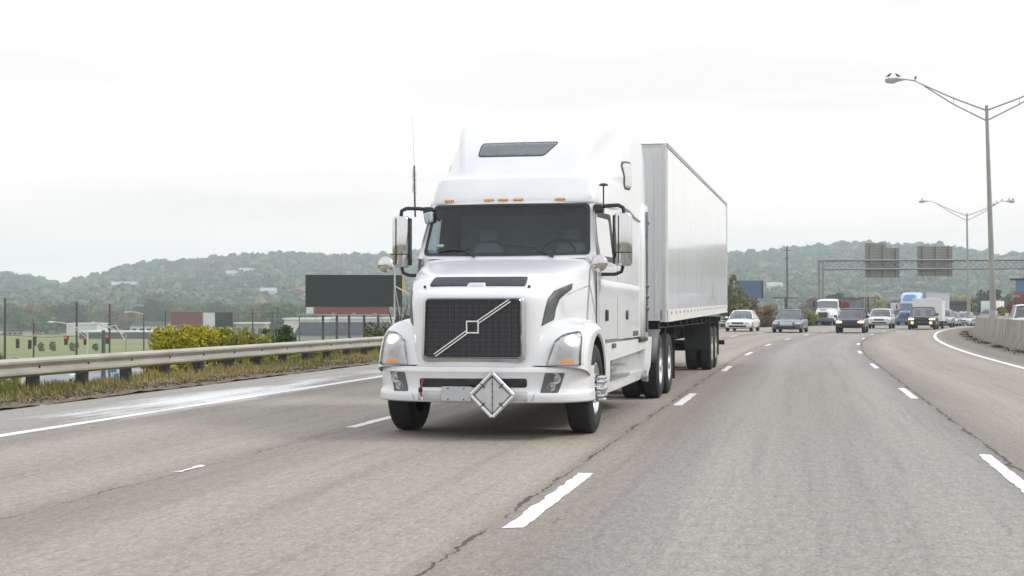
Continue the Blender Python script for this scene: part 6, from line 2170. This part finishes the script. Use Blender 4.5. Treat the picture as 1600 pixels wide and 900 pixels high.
MB().box(-w_ + .1, -w_ + 1.1, -.02, .2, zat(490, 200), zat(480, 200)).build('white_box', WHB, bb)
mb = MB()
for k in range(5):
    x = lerp(-w_ + 1, w_ - 1, k / 4); mb.path([(x, -.4, zat(491, 200)), (x, -1.6, zat(490.5, 200))], .05, 5); mb.box(x - .25, x + .25, -1.75, -1.55, zat(491, 200), zat(489, 200))
mb.build('flood_lamps', mat('catwalk_grey', (.35, .34, .32), .6), bb)
billboard('dark red back of a billboard above the yellow bush', 345, 267, 315.5, 487.5, 507, REDB, posts=(280, 305))
b2, w_, za, zb_ = billboard('black and white billboard with rust red frame edge', 338, 317.5, 363.5, 488.5, 511, BLK, posts=(341, 356), frame=REDB)
MB().box(-w_, -w_ + 2 * w_ * .40, -.06, -.005, zb_ - .4, za).build('white_panel', WHB, b2)
MB().box(-w_ + 2 * w_ * .55, w_, -.30, -.10, zb_ - .75, zb_ - .15).build('white_ledge', WHB, b2)
BLUEB = mat('billboard_blue', (.045, .085, .21), .5, var=.1, vscale=.5)
b3, w_, za, zb_ = billboard('blue billboard above the roadside trees right of the trailer', 270, 1152, 1190, 438.5, 466, BLUEB, posts=(1182,))
MB().box(w_ + .02, w_ + .3, -.1, .6, zb_, za).build('side_edge', BLK, b3)
MB().box(-.2, w_ + .1, -.8, -.1, zb_ - .9, zb_ - .6).build('catwalk', mat('catwalk_grey', (.35, .34, .32), .6), b3)
b4, w_, za, zb_ = billboard('blue board on a rust red base at the right edge of the picture', 260, 1588, 1640, 438, 455, mat('board_blue', (.07, .15, .36), .5, var=.1), posts=(1600, 1625), skirt=(1583, 1640, 455, 461, RUST))
MB().box(-w_ - .7, w_, -.6, 1.2, za, za + .35).build('roof_slab', BLK, b4)

# ---- buildings
def building(label, D, x0, x1, yt, depth, wallm, roofm, z0=LOW, pitched=0.0, windows=0, over=.4, name='building', skew=0.0):
    xc = (x0 + x1) / 2
    X, Y, _ = spot(xc, D, 0)
    root = empty(name, (X, Y, z0), YAW + skew, label, 'building', 'buildings beyond the highway')
    w_ = (x1 - x0) / 2 / FOC * D; h = zat(yt, D) - z0
    hw_ = h - pitched - .35
    MB().box(-w_, w_, 0, depth, -.3, hw_).build('wall', wallm, root)
    mb = MB()
    if pitched:
        mb.prism([(-w_ - over, -over, hw_), (-w_ - over, depth * .5, hw_ + pitched + .3), (-w_ - over, depth + over, hw_)], (2 * (w_ + over), 0, 0))
    else:
        mb.box(-w_ - over, w_ + over, -over, depth + over, hw_ + .002, hw_ + .36)
    mb.build('roof', roofm, root)
    for k in range(windows):
        x = lerp(-w_, w_, (k + .5) / windows)
        f_ = MB().box(x - w_ / windows * .55, x + w_ / windows * .55, -.06, -.01, hw_ * .35, hw_ * .75).build('window', mat('window_dark', (.03, .035, .045), .15, spec=.7, var=.2), root)
    return root


WH = mat('wall_white', (.62, .62, .60), .7, var=.12, vscale=.3); RF = mat('roof_white', (.70, .71, .72), .5, var=.08, vscale=.3)
RG = mat('roof_grey', (.055, .06, .066), .9, var=.2, vscale=.3, spec=.05); TAN = mat('wall_tan', (.36, .29, .23), .8, var=.2, vscale=.3); DK = mat('wall_dark', (.06, .065, .07), .8, var=.3)
cn = building('white flat canopy roof behind the pale street lamp', 470, 124, 246, 517.5, 14, DK, RF, over=.6)
building('long white building behind the canopy roof', 540, 104, 152, 505, 14, WH, RF)
building('white building with grey roof left of the red billboard', 530, 204, 262, 502, 14, WH, RG, pitched=1.4, windows=5)
building('low brown building at the far left behind the leftmost pole', 520, 12, 36, 516, 10, TAN, RG, windows=3)
building('pale blue grey warehouse at the left edge', 560, -60, 10, 516, 12, mat('wall_bluegrey', (.35, .38, .42), .7, var=.1), RG)
building('white warehouse behind the dark green bush', 330, 444, 500, 497, 16, WH, RF, windows=3)
building('large building with dark grey pitched roof under the black billboard', 285, 462, 600, 503.5, 20, mat('wall_pale', (.45, .44, .43), .8, var=.15), RG, pitched=2.2, windows=6)
building('white building behind the black billboard posts', 360, 500, 610, 496, 12, WH, RF, windows=8)
building('pale low building between the two billboards', 420, 368, 412, 504, 10, TAN, RF, windows=4)
# blue grey sheds far up the road
building('long blue grey shed behind the black sport utility car', 330, 1311, 1346, 465.5, 10, mat('shed_blue', (.13, .16, .19), .6, var=.25, vscale=.8), RG, z0=-3.5, windows=4)
sh_ = building('dark panelled shed with pale end bays beside the far lamp', 235, 1465, 1512, 468, 8, mat('shed_dark', (.045, .055, .062), .6, var=.3, vscale=.8), mat('shed_roof', (.17, .19, .16), .7, var=.2), z0=-3.2, skew=-.1)
mb = MB()
for k in range(7):
    x = lerp(-2.45, 2.45, k / 6); mb.box(x - .05, x + .05, -.10, -.02, -.3, 4.6)
mb.build('wall_post', mat('shed_post', (.22, .24, .25), .5, var=.2), sh_)
mb = MB()
for x in (1.35, 2.2): mb.box(x - .28, x + .28, -.14, -.03, -.3, 4.5)
mb.build('pale_bay', WH, sh_)

# ---- bushes and trees
def foliage_obj(name, rng, rad, ncl, per, leaf, material, parent, loc=(0, 0, 0), flat=.8, hollow=.45):
    P, N, T = crown_cloud(rng, rad, ncl, per, leaf, flat, hollow)
    P = P + np.array(loc)
    Q, F = leaf_quads(P, N, np.full(len(P), leaf), rng)
    return mesh_np(name, Q, F, material, parent=parent, tint=T)


LEAF_Y = leafmat('leaf_yellow', [(0, (.06, .08, .015)), (.32, (.26, .28, .025)), (.75, (.66, .55, .04)), (1, (.17, .11, .04))], trans=.35)
LEAF_YG = leafmat('leaf_yellowgreen', [(0, (.07, .095, .016)), (.45, (.22, .25, .03)), (.8, (.42, .38, .045)), (1, (.30, .20, .05))], trans=.35)
LEAF_G = leafmat('leaf_green', [(0, (.022, .040, .015)), (.5, (.065, .125, .030)), (.85, (.14, .22, .050)), (1, (.20, .18, .05))], trans=.25)
LEAF_O = leafmat('leaf_olive', [(0, (.035, .048, .018)), (.5, (.10, .115, .030)), (.85, (.22, .20, .05)), (1, (.30, .17, .06))], trans=.25)
LEAF_B = leafmat('leaf_brown', [(0, (.05, .035, .022)), (.5, (.16, .095, .045)), (.85, (.30, .155, .06)), (1, (.15, .13, .05))], trans=.25)
LEAF_R = leafmat('leaf_red', [(0, (.10, .025, .02)), (.5, (.24, .055, .04)), (.85, (.33, .12, .07)), (1, (.15, .10, .04))], trans=.25)
LEAF_DG = leafmat('leaf_dark', [(0, (.012, .024, .012)), (.6, (.030, .052, .020)), (1, (.06, .085, .028))], trans=.2)
BARK = mat('bark', (.075, .06, .045), .9, var=.4, vscale=6, vstretch=(1, 1, .2))


def bush(label, px, D, ytop, width_px, material, base=None, seed=0, ncl=60, per=70, leaf=.11, cat='bush', group='bushes behind the guardrail', flat=.9, shoots=0):
    rng = np.random.default_rng(seed + 100)
    X, Y, z = spot(px, D)
    if base is not None: z = base
    h = zat(ytop, D) - z; w_ = width_px / FOC * D / 2
    root = empty('bush', (X, Y, z), rng.uniform(0, 6), label, cat, group)
    foliage_obj('foliage', rng, (w_, w_, h * .5), ncl, per, leaf, material, root, (0, 0, h * .5), flat, .25)
    mb = MB()
    for k in range(7):
        a = rng.uniform(0, 6.28); r_ = rng.uniform(.3, .8)
        mb.path([(.1 * cos(a), .1 * sin(a), -.3), (w_ * r_ * .5 * cos(a), w_ * r_ * .5 * sin(a), h * .45), (w_ * r_ * cos(a), w_ * r_ * sin(a), h * rng.uniform(.7, .95))], [.04, .025, .01], 5)
    mb.build('stems', BARK, root)
    if shoots:
        Ps = []
        for k in range(shoots):
            a = rng.uniform(0, 6.28); r_ = w_ * rng.uniform(.0, .95) ; x0, y0_ = r_ * cos(a), r_ * sin(a)
            top = h * rng.uniform(.85, 1.10); m_ = 60
            tt = rng.random(m_) ** .8
            Ps.append(np.stack([x0 * (1 + .12 * tt) + rng.normal(0, .05, m_), y0_ * (1 + .12 * tt) + rng.normal(0, .05, m_), h * .4 + (top - h * .4) * tt], 1))
        P = np.concatenate(Ps)
        Q, F = leaf_quads(P, rng.normal(0, 1, (len(P), 3)), np.full(len(P), leaf), rng)
        mesh_np('leafy_shoots', Q, F, material, parent=root, tint=np.clip(rng.normal(.55, .25, len(P)), 0, 1))
    return root


bush('large bright yellow bush in front of the red billboard', 290, 33, 515, 104, LEAF_Y, seed=1, ncl=26, per=50, leaf=.062, shoots=120)
bush('yellow bush with thin upright shoots below the black and white billboard', 345, 36, 517, 85, LEAF_YG, seed=2, ncl=20, per=45, leaf=.062, shoots=80)
bush('low yellow bush at the left end of the yellow row', 248, 31, 556, 60, LEAF_Y, seed=3, ncl=50, per=70, leaf=.07)
bush('yellow green bush under the rail before the dark green bush', 392, 40, 526, 70, LEAF_YG, seed=4, ncl=45, per=60, leaf=.075, shoots=40)
bush('dark green rounded bush above the guardrail', 437, 46, 500, 62, LEAF_G, seed=5, ncl=80, per=70, leaf=.09)
bush('green bush low between the guardrail posts near the truck', 470, 44, 545, 80, LEAF_YG, seed=6, ncl=50, per=60, leaf=.09)
bush('low loose yellow bush under the rail left of the dark green bush', 425, 41, 556, 55, LEAF_Y, seed=13, ncl=26, per=50, leaf=.07, shoots=30)
bush('low yellow green bush under the rail below the black billboard', 505, 47, 546, 60, LEAF_YG, seed=14, ncl=26, per=50, leaf=.08, shoots=30)
bush('olive bush close to the truck headlight', 585, 55, 505, 70, LEAF_O, seed=7, ncl=50, per=50, leaf=.10)
bush('sparse rust tinted bush right of the billboard posts', 556, 70, 503, 50, LEAF_B, seed=8, ncl=35, per=40, leaf=.10)
bush('yellow green weeds beyond the rail near the left edge', 15, 34, 580, 60, LEAF_YG, seed=9, ncl=30, per=40, leaf=.06)
bush('weedy yellow bush below the small white car', 118, 30, 590, 50, LEAF_Y, seed=10, ncl=24, per=40, leaf=.05)
bush('small gold bush at the left edge above the rail', 3, 120, 545, 22, LEAF_Y, seed=11, ncl=24, per=40, leaf=.22)
bush('gold shrub right of the leftmost pole', 24, 130, 546, 34, LEAF_Y, seed=12, ncl=24, per=40, leaf=.22)
for i, (px, D, yt, w_) in enumerate(((64, 330, 534, 16), (83, 330, 533, 16), (115, 330, 532, 18), (150, 330, 535, 12))):
    bush('small dark shrub standing in the left field', px, D, yt + 1, w_ * .75, LEAF_O, seed=30 + i, ncl=14, per=30, leaf=.45, group='small shrubs in the left field')
# row behind the far guardrail
row = [(1142, 118, 478, 40, LEAF_O, 'olive shrub beside the trailer tail behind the guardrail'), (1168, 122, 478, 40, LEAF_O, 'olive shrub above the white sedan roof'), (1192, 126, 478, 40, LEAF_B, 'brown shrub between the white sedan and slate sedan'), (1214, 128, 476, 44, LEAF_O, 'olive shrub above the slate sedan'),
       (1238, 130, 478, 40, LEAF_G, 'green shrub right of the slate sedan roof'), (1258, 140, 482, 40, LEAF_YG, 'yellow green shrub left of the tipper truck')]
for i, (px, D, yt, w_, m_, lab) in enumerate(row):
    bush(lab, px, D, yt, w_, m_, base=-.9, seed=60 + i, ncl=46, per=60, leaf=.17, group='shrubs behind the far guardrail')


def tree(label, px, D, ytop, width_px, material, seed=0, ncl=70, per=60, leaf=.4, base=None, name='tree', group='trees below the ridge', bare=False, hollow=.35, low=.58):
    rng = np.random.default_rng(seed + 500)
    X, Y, z = spot(px, D)
    if base is not None: z = base
    h = zat(ytop, D) - z; w_ = width_px / FOC * D / 2
    root = empty(name, (X, Y, z), rng.uniform(0, 6), label, 'tree', group)
    if not bare:
        foliage_obj('crown', rng, (w_, w_, h * (.98 - low)), ncl, per, leaf, material, root, (0, 0, h * low), .85, hollow)
    mb = MB()
    mb.path([(0, 0, -.4), (.05 * w_, 0, h * .25), (0, .05 * w_, h * .55), (0.02, 0, h * .8)], [h * .022, h * .017, h * .011, h * .003], 7)
    for k in range(22 if bare else 9):
        a = rng.uniform(0, 6.28); z0 = h * rng.uniform(.2, .6); r_ = rng.uniform(.5, .95) * w_
        e = (r_ * cos(a), r_ * sin(a), min(h * .98, z0 + h * rng.uniform(.2, .42)))
        mb.path([(0, 0, z0), (e[0] * .5, e[1] * .5, lerp(z0, e[2], .6)), e], [h * .008, h * .005, h * .0015], 5)
        if bare:
            for q in range(5):
                t_ = rng.uniform(.3, .95); s_ = (e[0] * t_, e[1] * t_, lerp(z0, e[2], t_))
                d_ = rng.normal(0, .16 * w_, 3); mb.path([s_, (s_[0] + d_[0], s_[1] + d_[1], s_[2] + abs(d_[2]) + .05 * h)], [h * .0035, h * .001], 4)
    mb.build('trunk', BARK, root, smooth=60)
    return root


tree('tall olive tree beside the trailer tail', 1144, 175, 428, 46, LEAF_O, seed=1, ncl=70, per=40, leaf=.26, base=-2.0, group='trees right of the trailer')
tree('green tree low beside the trailer tail', 1150, 158, 452, 46, LEAF_O, seed=2, ncl=80, per=60, leaf=.26, base=-2.0, group='trees right of the trailer')
tree('brown sparse tree in front of the blue billboard', 1170, 185, 458, 32, LEAF_B, seed=3, ncl=34, per=40, leaf=.25, base=-2.0, group='trees right of the trailer')
tree('bare grey tree between the black billboard and the truck', 622, 80, 440, 60, LEAF_B, seed=4, bare=True, group=None)
tree('small sparse tree beside the convex mirror', 640, 100, 470, 44, LEAF_O, seed=5, ncl=30, per=40, leaf=.14, group=None)
# wide trees across the field at left
lt = [(-20, 600, 478, 70, LEAF_O, 'olive tree at the left edge behind the field'), (40, 560, 492, 62, LEAF_G, 'round green tree behind the leftmost pole'), (72, 565, 488, 56, LEAF_G, 'broad green tree left of the white canopy'), (96, 600, 492, 40, LEAF_DG, 'dark green tree touching the white canopy'),
      (15, 620, 473, 60, LEAF_O, 'far olive tree above the brown building'), (62, 625, 472, 66, LEAF_B, 'far russet tree above the round green tree'), (108, 620, 470, 60, LEAF_DG, 'far dark tree crossed by the pole at the roof'), (150, 640, 480, 60, LEAF_O, 'olive tree behind the long white building'),
      (178, 650, 474, 56, LEAF_B, 'russet tree behind the topmost pole'), (205, 600, 485, 40, LEAF_B, 'pale brown tree above the canopy right end'), (236, 640, 468, 62, LEAF_DG, 'dark green tree above the white grey roofed building'), (268, 650, 466, 60, LEAF_O, 'olive tree above the red billboard'),
      (305, 640, 474, 56, LEAF_G, 'green tree right above the red billboard'), (338, 660, 470, 60, LEAF_DG, 'dark tree above the black and white billboard'), (376, 560, 476, 66, LEAF_G, 'green tree right of the black and white billboard'), (412, 540, 472, 60, LEAF_O, 'olive tree above the crossarm pole'),
      (446, 520, 470, 66, LEAF_G, 'green tree above the dark green bush'), (474, 540, 474, 50, LEAF_O, 'olive tree left of the black billboard')]
for i, (px, D, yt, w_, m_, lab) in enumerate(lt):
    tree(lab, px, D, yt, w_ * 1.1, m_, seed=20 + i, ncl=90, per=60, leaf=.75, low=.47)
rt = [(1305, 420, 455, 46, LEAF_DG, 'dark green tree above the tipper truck'), (1270, 440, 462, 40, LEAF_B, 'russet tree left of the tipper truck'), (1338, 430, 462, 50, LEAF_O, 'olive tree above the blue grey shed'), (1372, 420, 462, 46, LEAF_YG, 'yellow green tree below the left sign board'),
      (1402, 400, 466, 40, LEAF_B, 'brown tree above the dark windshield box truck'), (1430, 440, 458, 50, LEAF_O, 'olive tree behind the blue semi truck'), (1458, 430, 450, 50, LEAF_YG, 'yellow green tree below the right sign board'), (1490, 420, 456, 50, LEAF_YG, 'pale green tree above the panelled shed'),
      (1520, 380, 458, 40, LEAF_YG, 'yellow green tree right of the far lamp'), (1548, 340, 447, 46, LEAF_DG, 'dark tree behind the near lamp pole'), (1580, 330, 458, 40, LEAF_O, 'olive tree left of the blue board'), (1612, 320, 462, 40, LEAF_O, 'olive tree at the right edge')]
for i, (px, D, yt, w_, m_, lab) in enumerate(rt):
    tree(lab, px, D, yt, w_, m_, seed=60 + i, ncl=60, per=50, leaf=.62, base=-5.0, group='trees beyond the traffic')
bush('red autumn shrub behind the barrier near the right edge', 1592, 170, 465, 62, LEAF_R, base=-1.0, seed=90, ncl=60, per=50, leaf=.22, group=None)
bush('dark brown shrub between the box truck and the red shrub', 1566, 180, 473, 36, LEAF_B, base=-1.0, seed=91, ncl=40, per=50, leaf=.22, group=None)
bush('green shrub low behind the barrier', 1568, 150, 483, 30, LEAF_YG, base=-.8, seed=92, ncl=40, per=50, leaf=.18, group=None)

# ---- houses on the slope
for i, (px, r_, w_, lab) in enumerate(((385, 1330, 9, 'white house on the slope, topmost left of the black billboard'), (363, 1320, 7, 'small pale house on the slope left of the topmost white one'), (420, 1000, 7, 'white gabled house low on the slope'), (190, 1180, 10, 'long white house high on the left slope'),
                                   (206, 1180, 6, 'small white house beside the long one'), (1210, 1020, 7, 'pale house among trees right of the tall mast'), (1400, 1180, 6, 'pale house behind the first sign board'))):
    a = atan((px - 800) / FOC); h_ = a - YAW
    z = hill_h(a, r_)
    root = empty('house', (r_ * sin(h_), r_ * cos(h_), z + 5.5), YAW, lab, 'house', 'houses on the ridge')
    MB().box(-w_ / 1.4, w_ / 1.4, -4, 4, -8, 4.5).build('wall', WH, root)
    MB().prism([(-w_ / 1.4 - .5, -4.6, 4.5), (-w_ / 1.4 - .5, 0, 7.2), (-w_ / 1.4 - .5, 4.6, 4.5)], (2 * w_ / 1.4 + 1, 0, 0)).build('roof', mat('house_roof', (.40, .40, .40), .7, var=.15, vscale=.3), root)

# ---- cars parked along the far side of the left field
pk = None
for i, (px, D, k) in enumerate(((6, 545, 0), (14, 548, 1), (24, 545, 2), (52, 560, 0), (60, 556, 2), (70, 560, 1), (82, 556, 0), (94, 560, 0), (255, 520, 1), (262, 520, 0))):
    col_ = ((.03, .033, .04), (.62, .62, .62), (.12, .14, .17))[k]
    nm = ('dark', 'white', 'grey')[k]
    c_ = make_car('sedan', ('dark', 'white', 'grey')[k] + ' car parked along the far side of the left field', 'car', paint('parked_' + nm, col_), 'suv' if i % 2 else 'sedan', group=nm + ' cars parked across the field')
    X, Y, _ = spot(px, D, 0)
    c_.location = (X, Y, LOW - .02); c_.rotation_euler = (0, 0, YAW + (pi / 2 if i % 3 else .3))
# tall thin fence posts with a wire mesh in front of the field
fn = empty('wire_fence', (*spot(60, 210)[:2], LOW), YAW, 'thin wire fence with slim posts along the lower street', 'fence')
xs = np.linspace(-22, 34, 17)
for x in xs:
    MB().path([(x, 0, -.2), (x, 0, 2.3)], .045, 5).build('post', POLEM, fn)
mb = MB()
for z in (.3, .9, 1.5, 2.2): mb.path([(xs[0], 0, z), (xs[-1], 0, z)], .02, 4)
mb.build('wire', DARKMETAL, fn)
